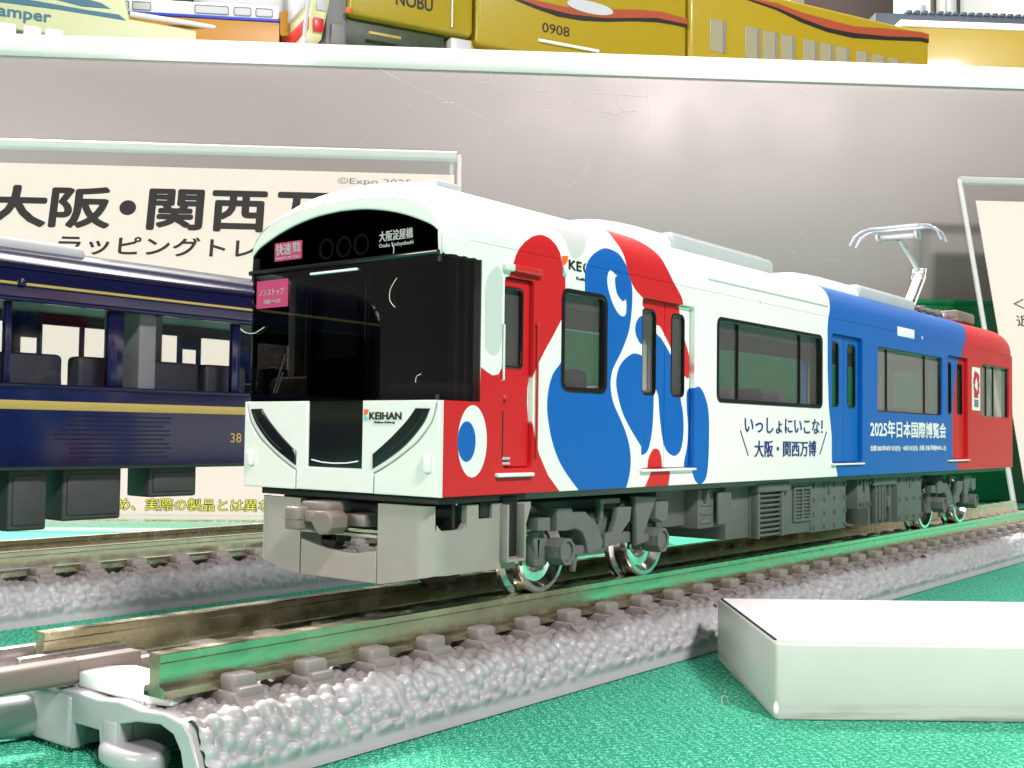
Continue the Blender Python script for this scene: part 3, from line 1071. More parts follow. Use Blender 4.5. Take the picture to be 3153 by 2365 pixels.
def wing(sg):
    top = lambda a: 5.35 if 8.3 < a < 10.9 else (5.95 if 12.05 < a < 13.4 else 6.88)
    ss = [3.68, 4.1, 4.6]
    a = 4.9
    while a < 17.5:
        ss.append(a)
        a += 0.2
    for e in (8.3, 10.9, 12.05, 13.4):
        ss += [e - 0.02, e + 0.02]
    for e in (8.3, 10.9):
        ss += [e - 0.22, e + 0.22, e - 0.1, e + 0.1]
    ss = sorted(ss)
    vv, ff = [], []
    for a in ss:
        tz = top(a)
        for e, d in ((8.3, 1), (10.9, -1)):      # rounded bottom corners of the scoop
            q = (a - e) * d
            if 0.02 < q < 0.5:
                tz = max(tz, 5.35 + 0.6 * (1 - q / 0.5) ** 2)
        bz = 1.82 + max(0, min(1, (a - 4.0) / 4.3)) * 0.8
        a2 = a
        if a > 15.8:
            bz = 2.62 + (a - 15.8) * 2.3
        x, y = skirt_pt(sg * a2)
        vv += [(x, y, min(bz, tz - 0.2)), (x, y, (bz + tz) / 2), (x, y, tz)]
    for i in range(len(ss) - 1):
        for j in range(2):
            ff.append((3 * i + j, 3 * i + 3 + j, 3 * i + 4 + j, 3 * i + 1 + j))
    b = B()
    b.add(vv, ff)
    bmesh.ops.recalc_face_normals(b.bm, faces=b.bm.faces[:])
    bmesh.ops.solidify(b.bm, geom=b.bm.faces[:], thickness=0.45)
    return b


for sg in (1, -1):
    b = wing(sg)
    # upright step channel at the back of the wing
    b.box(sg * 8.35, sg * 9.15, 6.75, 6.95, 3.1, 6.8, 0.05)
    b.box(sg * 8.35, sg * 9.15, 8.55, 8.75, 3.1, 6.8, 0.05)
    b.box(sg * 8.35, sg * 9.15, 6.8, 8.7, 3.05, 3.25, 0.05)
    sk = b.done('skirt_wing', 'skirt', train)
    b = B()
    b.box(sg * 7.6, sg * 8.3, 5.0, 6.4, 6.0, 7.0, 0.1)
    b.box(sg * 8.2, sg * 8.55, 6.95, 8.55, 3.3, 7.3, 0.1)
    b.done('channel_back', 'black_matte', sk)
b = B()
lower = [(-3.6, 1.8), (3.6, 1.8), (3.6, 3.85), (2.9, 3.78), (2.0, 3.62), (1.2, 3.56), (0.2, 3.58), (-1.0, 3.7), (-2.2, 3.92), (-3.0, 4.08), (-3.6, 4.2)]
b.plate([lower], 0.45, front(0.62), 0.06)
b.box(-3.65, 3.65, 0.3, 1.5, 4.66, 4.84, 0.05)
b.done('skirt_centre', 'skirt', train)
b = B()
b.box(-8.0, 8.0, 2.6, 2.9, 4.9, 7.2)
b.box(-8.4, 8.4, 0.9, 9.6, 7.0, 7.45, 0.05)
b.done('skirt_backing', 'black_matte', train)
# coupler
b = B()
b.box(-2.7, -1.2, -1.9, 0.2, 4.98, 6.5, 0.22, 3)
b.box(-3.25, -2.6, -1.0, -0.3, 5.3, 6.4, 0.15)
b.box(-2.2, 0.6, -1.0, 1.2, 6.1, 6.85, 0.25, 3)
b.box(-1.4, 0.3, -1.2, 1.6, 5.5, 6.3, 0.2)
b.plate([[(-0.45, 5.7), (0.0, 6.3), (1.1, 6.35), (1.65, 6.0), (1.6, 5.3), (1.2, 4.85), (0.4, 4.8), (-0.05, 5.1)]], 1.5, front(-0.9), 0.18, 2)
b.box(-1.25, -0.2, -1.5, -0.4, 5.55, 6.25, 0.12)
b.box(-2.75, -1.15, -1.95, -1.6, 5.7, 5.78, 0.02)
b.box(0.6, 2.6, 0.3, 2.2, 5.3, 6.1, 0.15)
b.box(-0.5, 0.5, 0.4, 3.0, 5.2, 6.2, 0.1)
b.done('coupler', 'coupler', train)
b = B()
b.cone((-2.2, 1.6, 4.1), (-2.2, 2.4, 4.1), 0.75)
b.box(-2.9, -1.2, 1.6, 2.8, 4.0, 4.7, 0.1)
b.done('coupler_mount', 'black_matte', train)

# ---- bogies
bog = B()
for sx in (1, -1):
    P = lambda L, x, t, bv=0.12: bog.plate([[(u - 22, v) for u, v in L]], t, side(sx * x), bv)
    P([(14.27, 6.21), (16.09, 6.16), (16.32, 5.81), (17.87, 5.77), (19.26, 4.82), (19.73, 4.3), (20.2, 3.4), (20.0, 3.0), (18.2, 2.7), (17.9, 3.63), (17.4, 4.3), (16.6, 4.6), (15.6, 4.5), (14.3, 4.55)], 7.15, 0.9)
    P([(18.0, 4.4), (20.3, 4.2), (21.0, 3.9), (26.4, 3.9), (26.6, 3.1), (21.0, 3.0), (19.0, 2.7), (18.2, 3.2)], 6.7, 0.7)
    P([(21.9, 5.95), (23.88, 5.9), (23.71, 4.86), (22.25, 3.75), (22.25, 3.2), (20.25, 2.95), (20.2, 3.99), (21.27, 4.12), (21.8, 5.22)], 7.45, 0.55)
    P([(24.37, 6.67), (27.7, 6.55), (26.92, 5.6), (25.7, 3.8), (26.42, 3.61), (26.43, 3.06), (25.01, 2.9), (24.63, 2.83), (24.5, 5.0)], 7.5, 0.5)
    P([(27.44, 6.24), (29.34, 6.21), (29.29, 4.72), (28.41, 4.44), (27.39, 4.81)], 7.3, 0.9)
    P([(12.12, 5.6), (13.6, 5.56), (13.62, 4.6), (12.14, 4.69)], 7.1, 0.9)
    P([(12.4, 4.6), (13.4, 4.6), (13.2, 2.6), (12.8, 2.6)], 6.6, 0.6)
    P([(20.4, 6.61), (23.12, 6.58), (23.13, 6.17), (20.88, 6.19), (20.84, 5.1), (20.42, 5.09)], 6.9, 0.5, 0.08)
    P([(15.3, 3.3), (18.3, 3.3), (18.3, 2.75), (15.3, 2.5)], 7.0, 0.6, 0.08)
    P([(26.0, 3.6), (28.0, 3.4), (28.0, 2.8), (26.0, 3.0)], 6.9, 0.6, 0.08)
    P([(17.2, 2.7), (17.8, 2.7), (17.5, 1.4), (17.2, 1.4)], 6.8, 0.4, 0.08)
    bog.box(sx * 5.9, sx * 6.9, -9.4, -7.6, 2.0, 4.4, 0.4)
    bog.box(sx * 5.8, sx * 6.8, 4.6, 6.6, 2.2, 4.4, 0.3)
    bog.cone((sx * 6.9, -1.2, 3.5), (sx * 7.5, -1.2, 3.5), 0.42, 0.36, 16)
bog.box(-6.6, 6.6, -2.2, 2.2, 3.2, 5.6, 0.3)
bog.box(-4.2, 4.2, -5.2, 5.4, 4.4, 6.4, 0.3)
bogie = bog.done('bogie', 'bogie', train, origin=None)
bogie.location = Vector((0, 22, 0)) * S
hexa = lambda y, z, a, bb: [(y + a * math.cos(R(k * 45 + 22.5)), z + bb * math.sin(R(k * 45 + 22.5))) for k in range(8)]
for sx in (1, -1):
    for y in (-7.35, 5.6):
        b = B()
        b.plate([hexa(y, 3.12, 0.95, 1.02)], 1.3, side(sx * 7.5), 0.1)
        b.plate([hexa(y, 3.12, 0.92, 1.0), ellipse(y, 3.12, 0.62, 0.72, 24)], 0.3, side(sx * 8.2), 0.06)
        b.plate([ellipse(y, 3.12, 0.58, 0.68, 24)], 0.2, side(sx * 8.12), 0.08)
        b.done('axle_box', 'bogie', bogie)
for y in (-7.0, 7.0):
    for sx in (1, -1):
        b = B()
        b.lathe([(sx * 3.95, 0.7), (sx * 3.95, 3.35), (sx * 4.15, 3.45), (sx * 4.4, 3.35), (sx * 4.55, 2.92), (sx * 5.6, 2.80), (sx * 5.75, 2.72), (sx * 5.78, 2.4), (sx * 5.55, 2.25), (sx * 5.2, 2.0), (sx * 5.15, 1.4), (sx * 5.35, 1.1), (sx * 5.75, 0.9), (sx * 5.8, 0.4)], (0, y, 2.8), 'X', 56)
        wh = b.done('wheel', 'chrome', bogie, smooth=25)
    B().cone((-4.2, y, 2.8), (4.2, y, 2.8), 0.75).done('axle', 'tread', bogie)
dup(bogie, train, (0, 81, 0))

# ---- equipment boxes under the floor
def equip(y0, y1, z0, z1, x=8.0, bev=0.12, fine=None):
    b = B()
    b.box(-x, x, y0, y1, z0, z1, bev)
    if fine:
        fine(b)
    return b.done('equipment_box', 'under', train)


def fins0(b):
    b.box(7.9, 8.2, 36.9, 39.2, 3.8, 6.6, 0.08)
    for k in range(3):
        b.box(7.2, 7.7, 34.7, 36.7, 3.95 + 0.75 * k, 4.3 + 0.75 * k, 0.06)
    b.box(7.4, 8.1, 35.1, 35.5, 6.0, 6.9, 0.06)
    b.box(7.4, 8.1, 38.5, 38.9, 6.7, 7.2, 0.06)


equip(29.6, 34.3, 3.8, 7.0, 6.4)
equip(34.4, 39.4, 3.55, 6.9, 7.6, fine=fins0)
equip(39.7, 44.0, 2.25, 7.1, 7.4)
lou = equip(44.05, 49.4, 2.15, 7.0, 7.75)
b = B()
b.box(7.6, 8.35, 44.05, 44.5, 2.15, 6.5, 0.06)
b.box(7.6, 8.35, 48.95, 49.4, 2.15, 6.5, 0.06)
b.box(7.6, 8.5, 43.9, 50.6, 6.35, 7.1, 0.08)
b.done('louvre_frame', 'under', lou)
for k in range(9):
    z = 2.3 + k * 0.45
    B().box(7.6, 8.2, 44.5, 48.95, z, z + 0.2, 0.05).done('louvre_slat', 'under', lou)


def grid1(b):
    b.plate([rrect(52.0, 56.0, 3.25, 6.6, 0.1), rrect(52.3, 53.85, 3.5, 6.35, 0.1), rrect(54.15, 55.7, 3.5, 6.35, 0.1)], 0.3, side(8.05), 0.05)
    for k in range(8):
        b.box(7.9, 8.1, 52.3, 53.85, 3.6 + k * 0.34, 3.75 + k * 0.34, 0.03)
        b.box(7.9, 8.1, 54.15, 55.7, 3.6 + k * 0.34, 3.75 + k * 0.34, 0.03)


equip(49.8, 56.2, 2.1, 7.1, 7.95, fine=grid1)


def studs(y0, y1, z0, z1, n):
    def f(b):
        for i in range(n):
            y = y0 + 0.5 + (y1 - y0 - 1.0) * (i % 4) / 3
            z = z0 + 0.5 + (z1 - z0 - 1.0) * (i // 4) / max(1, (n // 4 - 1))
            b.box(7.9, 8.2, y - 0.14, y + 0.14, z - 0.2, z + 0.2, 0.04)
        b.box(7.9, 8.15, (y0 + y1) / 2 - 0.25, (y0 + y1) / 2 + 0.1, z1 - 1.4, z1 - 0.1, 0.05)
    return f


equip(56.3, 65.0, 1.95, 7.1, 8.0, fine=studs(56.3, 65.0, 1.95, 7.1, 16))
equip(65.1, 68.3, 2.4, 7.1, 6.0)
equip(68.45, 71.9, 3.75, 7.1, 7.9, fine=studs(68.45, 71.9, 3.75, 7.1, 8))


def pipes(b):
    for k, y in enumerate((73.4, 74.4, 75.3, 76.1, 77.6)):
        b.box(7.5, 8.1, y - 0.16, y + 0.16, 2.0 + 0.3 * (k % 2), 6.2, 0.06)
    b.box(7.5, 8.2, 76.6, 77.4, 3.6, 4.9, 0.1)
    b.box(7.4, 8.2, 72.4, 79.4, 6.15, 7.0, 0.1)


equip(72.8, 78.6, 1.8, 6.6, 7.4, fine=pipes)
equip(80.1, 88.1, 1.75, 7.0, 8.0, fine=studs(80.1, 88.1, 1.75, 7.0, 12))
B().box(1.5, 7.0, 88.2, 90.2, 5.9, 7.1, 0.1).done('equipment_box', 'under', train)

# ---- roof gear
def roof_unit(name, y0, y1, y2, parent, mat1, mat2, zb=26.9):
    """domed white front part y0..y1, grey grille part y1..y2"""
    b = B()
    vv, ff = [], []
    sec = [(-6.2, zb), (-6.15, zb + 0.9), (-5.7, zb + 1.55), (-3.5, zb + 2.05), (0, zb + 2.2), (3.5, zb + 2.05), (5.7, zb + 1.55), (6.15, zb + 0.9), (6.2, zb)]
    ys = [(y0, 0.25), (y0 + 0.9, 0.6), (y0 + 2.2, 0.85), (y0 + 4.0, 0.97), (y0 + 6, 1.0), (y1, 1.0)]
    for y, k in ys:
        for x, z in sec:
            vv.append((x * (0.72 + 0.28 * k), y, zb + (z - zb) * k))
    n = len(sec)
    for i in range(len(ys) - 1):
        for j in range(n - 1):
            ff.append((i * n + j, i * n + j + 1, (i + 1) * n + j + 1, (i + 1) * n + j))
    ff.append(tuple(range(n)))
    ff.append(tuple(range((len(ys) - 1) * n, len(ys) * n)))
    b.add(vv, ff)
    u = b.done(name, mat1, parent)
    b = B()
    b.box(-6.3, 6.3, y1 + 0.02, y2, zb, zb + 1.75, 0.5, 3)
    g = b.done('grille_cover', mat2, u)
    for k in range(6):
        x = -4.4 + k * 1.75
        B().box(x, x + 1.3, y1 + 1.0, y2 - 1.4, zb + 1.7, zb + 1.95, 0.08).done('grille_slat', mat2, u)
    return u


roof_unit('air_conditioner', 21.0, 32.0, 51.4, train, 'roof_white', 'roof_grey')
roof_unit('air_conditioner', 57.5, 73.0, 91.0, train, 'roof_white', 'roof_grey')
B().box(3.6, 4.9, 4.0, 6.6, 27.5, 28.25, 0.25, 3).done('roof_aerial', 'roof_grey', train)

pan = B()
pan.box(-4.6, 4.6, 97.5, 98.2, 28.0, 28.7, 0.12)
pan.box(-4.6, 4.6, 107.4, 108.1, 28.0, 28.7, 0.12)
pan.box(-3.4, -2.9, 97.0, 108.5, 28.6, 29.1, 0.12)
pan.box(2.9, 3.4, 97.0, 108.5, 28.6, 29.1, 0.12)
pan = pan.done('pantograph', 'panto', train)
b = B()
b.tube([(0, 104.6, 29.0), (0, 107.5, 31.6), (0, 110.4, 34.6)], 0.52, 10)
b.box(-1.9, 1.9, 104.0, 105.2, 28.6, 29.5, 0.2)
b.tube([(0.9, 105.5, 29.2), (0.9, 110.6, 34.3)], 0.12, 6)
b.done('lower_arm', 'roof_white', pan)
b = B()
b.cone((-0.75, 110.5, 34.9), (0.75, 110.5, 34.9), 0.62, seg=16)
b.tube([(-0.9, 110.2, 34.0), (-0.9, 110.9, 35.4), (0.9, 110.9, 35.4), (0.9, 110.2, 34.0), (-0.9, 110.2, 34.0)], 0.13, 6)
b.tube([(0, 110.6, 35.0), (0, 106.5, 36.9), (0, 102.6, 38.6)], 0.4, 10)
b.done('upper_arm', 'panto', pan)
b = B()
b.box(-2.7, 2.7, 101.6, 102.6, 38.45, 39.1, 0.15)
b.box(-2.95, -2.35, 101.3, 102.9, 38.3, 39.4, 0.2)
b.box(2.35, 2.95, 101.3, 102.9, 38.3, 39.4, 0.2)
b.done('head_frame', 'panto', pan)
for dy in (-0.9, 1.2):
    b = B()
    b.tube([(-6.3, 102 + dy, 38.0), (-5.6, 102 + dy, 39.2), (-4.7, 102 + dy, 39.75), (-3.8, 102 + dy, 39.95), (3.4, 102 + dy, 39.95), (4.6, 102 + dy, 39.8), (5.6, 102 + dy, 39.0), (6.2, 102 + dy, 37.7)], 0.19, 8)
    b.box(-3.6, 3.3, 101.7 + dy, 102.3 + dy, 39.75, 40.2, 0.1)
    b.done('contact_strip', 'panto', pan)
for i, (x, y) in enumerate([(4.6, 95.3), (4.6, 98.0), (4.6, 101.0), (4.6, 104.2), (-4.6, 98), (-4.6, 107)]):
    b = B()
    b.cone((x, y, 27.5), (x, y, 28.5 + 0.3 * (i % 2)), 0.5, 0.42, 14)
    b.cone((x, y, 28.1), (x, y, 28.3), 0.72, 0.7, 14)
    b.done('insulator', 'coupler', train)
b = B()
b.tube([(4.6, 95, 28.2), (4.7, 98, 28.1), (4.7, 101, 28.2), (4.7, 105.5, 28.0)], 0.3, 8)
b.done('roof_cable', 'coupler', train)
b = B()
b.box(1.5, 5.6, 109.8, 117.5, 27.7, 29.3, 0.4, 3)
b.box(3.0, 6.0, 108.8, 110.0, 27.6, 28.0, 0.1)
b.done('arrester_box', 'coupler', train)

# ------------------------------------------------------------------ the navy train on the rear track
TX = -50.5
navy = thing('navy_train', 'glossy navy blue model train car with gold stripes and open windows on the rear track', 'model train', (TX, 0, 0.35))
NW0, NW1 = -46, 80
b = B()
band = rrect(NW0 + 1, NW1 - 1, 14.9, 22.2, 0.4)
b.plate([[(NW0, 7.5), (NW0, 23.5), (NW1, 23.5), (NW1, 7.5)], band], 0.7, side(8.9), 0.06)
farw = [(-26, -20), (-18.6, -10.5), (-9, -1.5), (0.6, 8.2), (9.9, 12.0), (12.3, 16.9), (17.2, 20.7), (22.8, 23.3), (24.9, 29.5), (29.9, 32.2), (32.5, 38.3), (41, 47), (48, 54)]
b.plate([[(NW0, 7.5), (NW0, 23.5), (NW1, 23.5), (NW1, 7.5)]] + [[(a, 14.6), (c, 14.6), (c, 22.0 if c - a > 3.1 else 20.5), (a, 22.0 if c - a > 3.1 else 20.5)] for a, c in farw], 0.7, side(-8.9), 0.04)
vv, ff = [], []
ys = [NW0, NW0 + 0.3, NW0 + 1] + list(range(-42, 78, 6)) + [NW1 - 1, NW1 - 0.3, NW1]
for y in ys:
    e = max(0, (abs(y - (NW0 + NW1) / 2) - ((NW1 - NW0) / 2 - 1.0)))
    for x, z in full:
        vv.append((x * (1 - 0.03 * e * e), y, z - (z - 23.5) / 4.65 * 0.4 * e * e))
n = len(full)
for i in range(len(ys) - 1):
    for j in range(n - 1):
        ff.append((i * n + j, i * n + j + 1, (i + 1) * n + j + 1, (i + 1) * n + j))
b.add(vv, ff)
for yy in (NW0 + 0.25, NW1 - 0.25):
    b.plate([[(-9.2, 7.5), (9.2, 7.5)] + [(x * 0.968, z - (z - 23.5) / 4.65 * 0.42) for x, z in full]], 0.45, lambda u, v, w, yy=yy: (u, yy + w, v), 0.04)
b.done('body', 'navy', navy)
B().box(9.1, 9.55, NW0 + 0.5, NW1 - 0.5, 22.15, 22.6, 0.15).done('window_ridge', 'navy', navy)
B().box(9.1, 9.5, NW0 + 0.5, NW1 - 0.5, 14.5, 14.95, 0.15).done('window_ridge', 'navy', navy)
B().box(9.1, 9.42, NW0 + 0.5, NW1 - 0.5, 25.35, 25.6, 0.1).done('roof_gutter', 'navy', navy)
B().box(9.2, 9.29, NW0 + 0.2, NW1 - 0.2, 23.62, 23.86, 0.02).done('gold_stripe', 'gold', navy)
B().box(9.2, 9.29, NW0 + 0.2, NW1 - 0.2, 12.62, 13.42, 0.02).done('gold_stripe', 'gold', navy)
pn = B().box(8.7, 8.78, NW0 + 1.2, NW1 - 1.2, 14.95, 22.15).done('window_band', 'pane_navy', navy)
for a, c, mt in ((-21, -19.8, 'navy'), (-9.4, -8.4, 'navy'), (-0.9, -0.3, 'navy'), (9.2, 10.9, 'navy'), (23.6, 24.6, 'navy'), (40, 41, 'navy')):
    B().box(8.4, 8.95, a, c, 14.95, 22.15, 0.05).done('window_pillar', mt, pn)
b = B()
b.box(-8.4, 8.4, NW0 + 1, NW1 - 1, 7.2, 8.2)
b.box(-8.3, 8.3, NW0 + 1, NW1 - 1, 23.2, 23.5)
b.done('chassis', 'under', navy)
b = B()
b.box(-8.3, -2.0, 20.9, 22.6, 8.2, 23.2, 0.1)
b.box(2.0, 8.2, 13.0, 14.9, 8.2, 23.2, 0.1)
b.done('partition', 'inside_light', navy)
for a, c in ((-30, -24), (-22, -17), (-15, -9), (-7, -1), (1.3, 7.2), (8.7, 12.4), (16.0, 22.8), (23.5, 29.0), (32, 38)):
    b = B()
    b.box(2.4, 4.6, a, c, 8.2, 18.0, 0.5, 3)
    b.box(-6.6, -4.4, a, c, 8.2, 16.6, 0.5, 3)
    b.done('seat', 'seat', navy)
for k in range(10):
    z = 8.25 + 0.42 * k
    B().box(9.1, 9.33, 4.6 + 0.9 * math.sin(k), 15.8 - 0.5 * math.sin(k * 2), z, z + 0.14, 0.05).done('louvre_rib', 'navy', navy)
b = B()
b.ball((9.3, 0.3, 23.78), 0.42, 0.9, 1, 1, 12)
b.done('roof_bolt', 'navy', navy)
b = B()
b.text('38', (23.35, 24.75, 9.72, 10.7), side(9.28), 0.03, 0.012)
b.done('car_number', 'gold', navy)
for a, c, z0, x in ((-24, -14, 2.4, 7.4), (-12, -1.2, 2.3, 7.4), (0.6, 4.3, 1.7, 7.5), (5.9, 12.0, 2.35, 7.4), (15.0, 20.6, 4.25, 7.5)):
    b = B()
    b.box(3.6, x, a, c, z0, 7.3, 0.25, 3)
    b.box(x - 0.2, x + 0.15, a + 0.4, c - 0.4, z0 + 0.5, 6.7, 0.12)
    b.done('equipment_box', 'under_dark', navy)
au = B()
au.box(-6.3, 6.3, -32, 8.3, 26.9, 28.3, 0.55, 4)
au = au.done('air_conditioner', 'roof_grey', navy)
for k in range(5):
    B().box(-4.6 + k * 2.0, -3.2 + k * 2.0, -29, 6.5, 28.25, 28.45, 0.06).done('grille_slat', 'roof_grey', au)
SCRATCHES = [[(-20.3, 114.0), (-11.7, 109.6), (-0.2, 104.7), (6.6, 101.9), (10.8, 100.2)] ,
[(7.9, 110.7), (11.8, 110.0)] ,
[(12.0, 113.2), (13.4, 110.5), (14.8, 108.4)] ,
[(15.2, 109.1), (16.2, 108.5)] ,
[(17.7, 108.5), (29.5, 108.4)] ,
[(26.8, 116.7), (27.6, 112.8), (28.3, 108.9)] ,
[(29.3, 99.9), (34.1, 103.7)] ,
[(35.9, 105.2), (37.3, 105.6), (38.7, 104.3), (41.0, 103.0), (46.1, 102.9), (48.0, 102.2), (50.8, 103.3), (53.8, 103.4)] ,
[(56.9, 112.3), (57.8, 99.3)] ,
[(41.4, 108.4), (57.2, 107.7)] ,
[(-10.4, 103.0), (-9.5, 103.7)] ,
[(-1.6, 104.3), (2.1, 104.3)] ,
[(26.8, 103.9), (29.1, 103.9)] ,
[(17.8, 105.5), (21.3, 102.4)] ,
[(34.4, 81.1), (38.5, 83.5), (40.7, 87.7)] ,
[(47.9, 106.9), (49.8, 103.7)] ,
[(11.7, 97.5), (13.1, 94.8)] ,
]
dup(bogie, navy, (0, -22 - 36, 0))
dup(bogie, navy, (0, -22 + 66, 0))

# ------------------------------------------------------------------ table cloth and tracks
TZ = -6.1
b = B()
n = 40
b.add([(-900 + 1800 * i / n, -700 + 1800 * j / n, TZ) for j in range(n + 1) for i in range(n + 1)],
      [(j * (n + 1) + i, j * (n + 1) + i + 1, (j + 1) * (n + 1) + i + 1, (j + 1) * (n + 1) + i) for j in range(n) for i in range(n)])
cl = b.done('tablecloth', 'cloth')
cl['kind'] = 'structure'
cl['label'] = 'mint green woven cloth covering the display table'


def pebble_field(sv, yv, pitch, seed):
    """height of the nearest moulded stone over a grid of (s, y)"""
    rng = np.random.RandomState(seed)
    ns, ny = int((sv.max() - sv.min()) / pitch) + 4, int((yv.max() - yv.min()) / pitch) + 4
    jx, jy = rng.rand(ns, ny) * 0.55, rng.rand(ns, ny) * 0.55
    ht = 0.7 + 0.4 * rng.rand(ns, ny)
    tx, ty = rng.randn(ns, ny) * 0.3, rng.randn(ns, ny) * 0.3
    Sg, Yg = np.meshgrid((sv - sv.min()) / pitch + 1, (yv - yv.min()) / pitch + 1, indexing='ij')
    best = np.zeros_like(Sg)
    ci, cj = Sg.astype(int), Yg.astype(int)
    for di in (-1, 0, 1):
        for dj in (-1, 0, 1):
            i, j = np.clip(ci + di, 0, ns - 1), np.clip(cj + dj, 0, ny - 1)
            dx = Sg - (i + jx[i, j] + 0.22 + 0.5 * (j % 2))
            dy = Yg - (j + jy[i, j] + 0.22)
            d2 = dx * dx + dy * dy
            hgt = ht[i, j] * np.sqrt(np.maximum(0, 1 - d2 / 0.40)) + 0.5 * (tx[i, j] * dx + ty[i, j] * dy)
            best = np.maximum(best, hgt)
    return best


def track(root, y0, y1, ds, dys, seed, near_detail):
    prof = [(0, -3.2), (3.2, -3.2), (4.2, -3.3), (7.0, -3.3), (7.8, -3.25), (8.5, -3.25), (9.0, -3.6), (9.9, -5.1), (10.12, -5.4), (10.2, -5.5), (10.34, -5.8), (10.4, TZ)]
    prof = [(-x, z) for x, z in prof[::-1]] + prof[1:]
    P = np.array(prof)
    L = np.concatenate([[0], np.cumsum(np.linalg.norm(np.diff(P, axis=0), axis=1))])
    sv = np.arange(0, L[-1] + 1e-6, ds)
    X, Z = np.interp(sv, L, P[:, 0]), np.interp(sv, L, P[:, 1])
    k = np.ones(5) / 5
    Xs, Zs = X.copy(), Z.copy()
    Xs[2:-2], Zs[2:-2] = np.convolve(X, k, 'valid'), np.convolve(Z, k, 'valid')
    tx, tz = np.gradient(Xs), np.gradient(Zs)
    ln = np.hypot(tx, tz)
    nx, nz = -tz / ln, tx / ln
    yv = np.array(dys)
    H = pebble_field(sv, yv, 0.84, seed) * 0.76
    H *= np.clip((10.16 - np.abs(X)) / 0.2, 0, 1)[:, None]
    H *= np.where(np.abs(X) < 4.0, 0.6, 1.0)[:, None]
    VX = Xs[:, None] + nx[:, None] * H
    VZ = Zs[:, None] + nz[:, None] * H
    VY = np.broadcast_to(yv[None, :], VX.shape)
    V = np.stack([VX, VY, VZ], -1).reshape(-1, 3) * S
    ns, ny = len(sv), len(yv)
    ii, jj = np.meshgrid(np.arange(ns - 1), np.arange(ny - 1), indexing='ij')
    a = (ii * ny + jj).ravel()
    F = np.stack([a, a + 1, a + ny + 1, a + ny], -1)
    me = bpy.data.meshes.new('ballast')
    me.vertices.add(len(V))
    me.vertices.foreach_set('co', V.ravel())
    me.loops.add(F.size)
    me.loops.foreach_set('vertex_index', F.ravel().astype(np.int32))
    me.polygons.add(len(F))
    me.polygons.foreach_set('loop_start', np.arange(0, F.size, 4, dtype=np.int32))
    me.update()
    me.validate()
    me.flip_normals()
    me.polygons.foreach_set('use_smooth', [True] * len(me.polygons))
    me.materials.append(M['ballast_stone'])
    o = bpy.data.objects.new('ballast', me)
    COL.objects.link(o)
    o.parent = root
    o['kind'] = 'stuff'
    # rails
    rp = [(-0.5, -0.06), (-0.44, 0.0), (0.44, 0.0), (0.5, -0.06), (0.5, -0.44), (0.44, -0.52), (0.42, -1.5), (0.46, -1.62), (0.84, -1.74), (0.9, -1.82), (0.88, -2.22)]
    rp = rp + [(-x, z) for x, z in rp[:3:-1]]
    for sx, ya in ((1, y0 + 0.4), (-1, y0 - 0.3)):
        q = B()
        q.plate([rp], y1 - ya, lambda u, v, w, sx=sx, ya=ya: (sx * 4.95 + u, (ya + y1) / 2 + w, v), 0.0)
        q.done('rail', 'rail', root, smooth=30)
    # sleepers with the rail clips on both sides of each rail
    q = B()
    for sx in (1, -1):
        q.box(sx * 3.2, sx * 7.3, -1.1, 1.1, -3.6, -2.24, 0.18)
    q.box(-7.0, 7.0, -1.0, 1.0, -3.7, -2.5, 0.15)
    for sx in (1, -1):
        q.add([(sx * 7.2, -1.1, -2.3), (sx * 7.2, 1.1, -2.3), (sx * 8.7, 1.15, -3.5), (sx * 8.7, -1.15, -3.5), (sx * 7.2, -1.1, -3.8), (sx * 7.2, 1.1, -3.8), (sx * 8.8, 1.15, -4.0), (sx * 8.8, -1.15, -4.0)],
              [(0, 1, 2, 3), (4, 7, 6, 5), (0, 3, 7, 4), (1, 5, 6, 2), (3, 2, 6, 7), (0, 4, 5, 1)])
    sl = q.done('sleeper', 'sleeper', root)
    for sx in (1, -1):
        for x0, x1 in ((5.62, 6.9), (3.0, 4.22)):
            q = B()
            q.box(sx * x0, sx * x1, -0.85, 0.85, -2.4, -1.42 if x0 > 5 else -1.6, 0.26, 3)
            q.box(sx * (x0 + 0.15), sx * (x1 + (0.55 if x0 > 5 else 0)), -0.8, 0.8, -2.6, -2.0, 0.15)
            q.done('rail_clip', 'sleeper', sl)
    first = y0 + 4.7
    sl.location = Vector((0, first, 0)) * S
    y = first + 5.0
    while y < y1 - 2:
        dup(sl, root, (0, y - first, 0))
        y += 5.0


def ysteps(y0, y1, f, c):
    o, y = [], y0
    while y < y1:
        o.append(y)
        y += f + c * max(0, y + 5)
    return o + [y1]


rt = thing('railway_track', 'nearer model railway track with brassy rails and grey moulded ballast, open at one end', 'railway track', (0, 0, 0))
track(rt, -17.0, 176.0, 0.13, ysteps(-17.0, 176.0, 0.13, 0.0022), 3, True)
r2 = thing('railway_track', 'model railway track behind, carrying the navy blue train', 'railway track', (TX, 0, 0))
track(r2, -70.0, 110.0, 0.2, ysteps(-70.0, 110.0, 0.2, 0.0), 5, False)

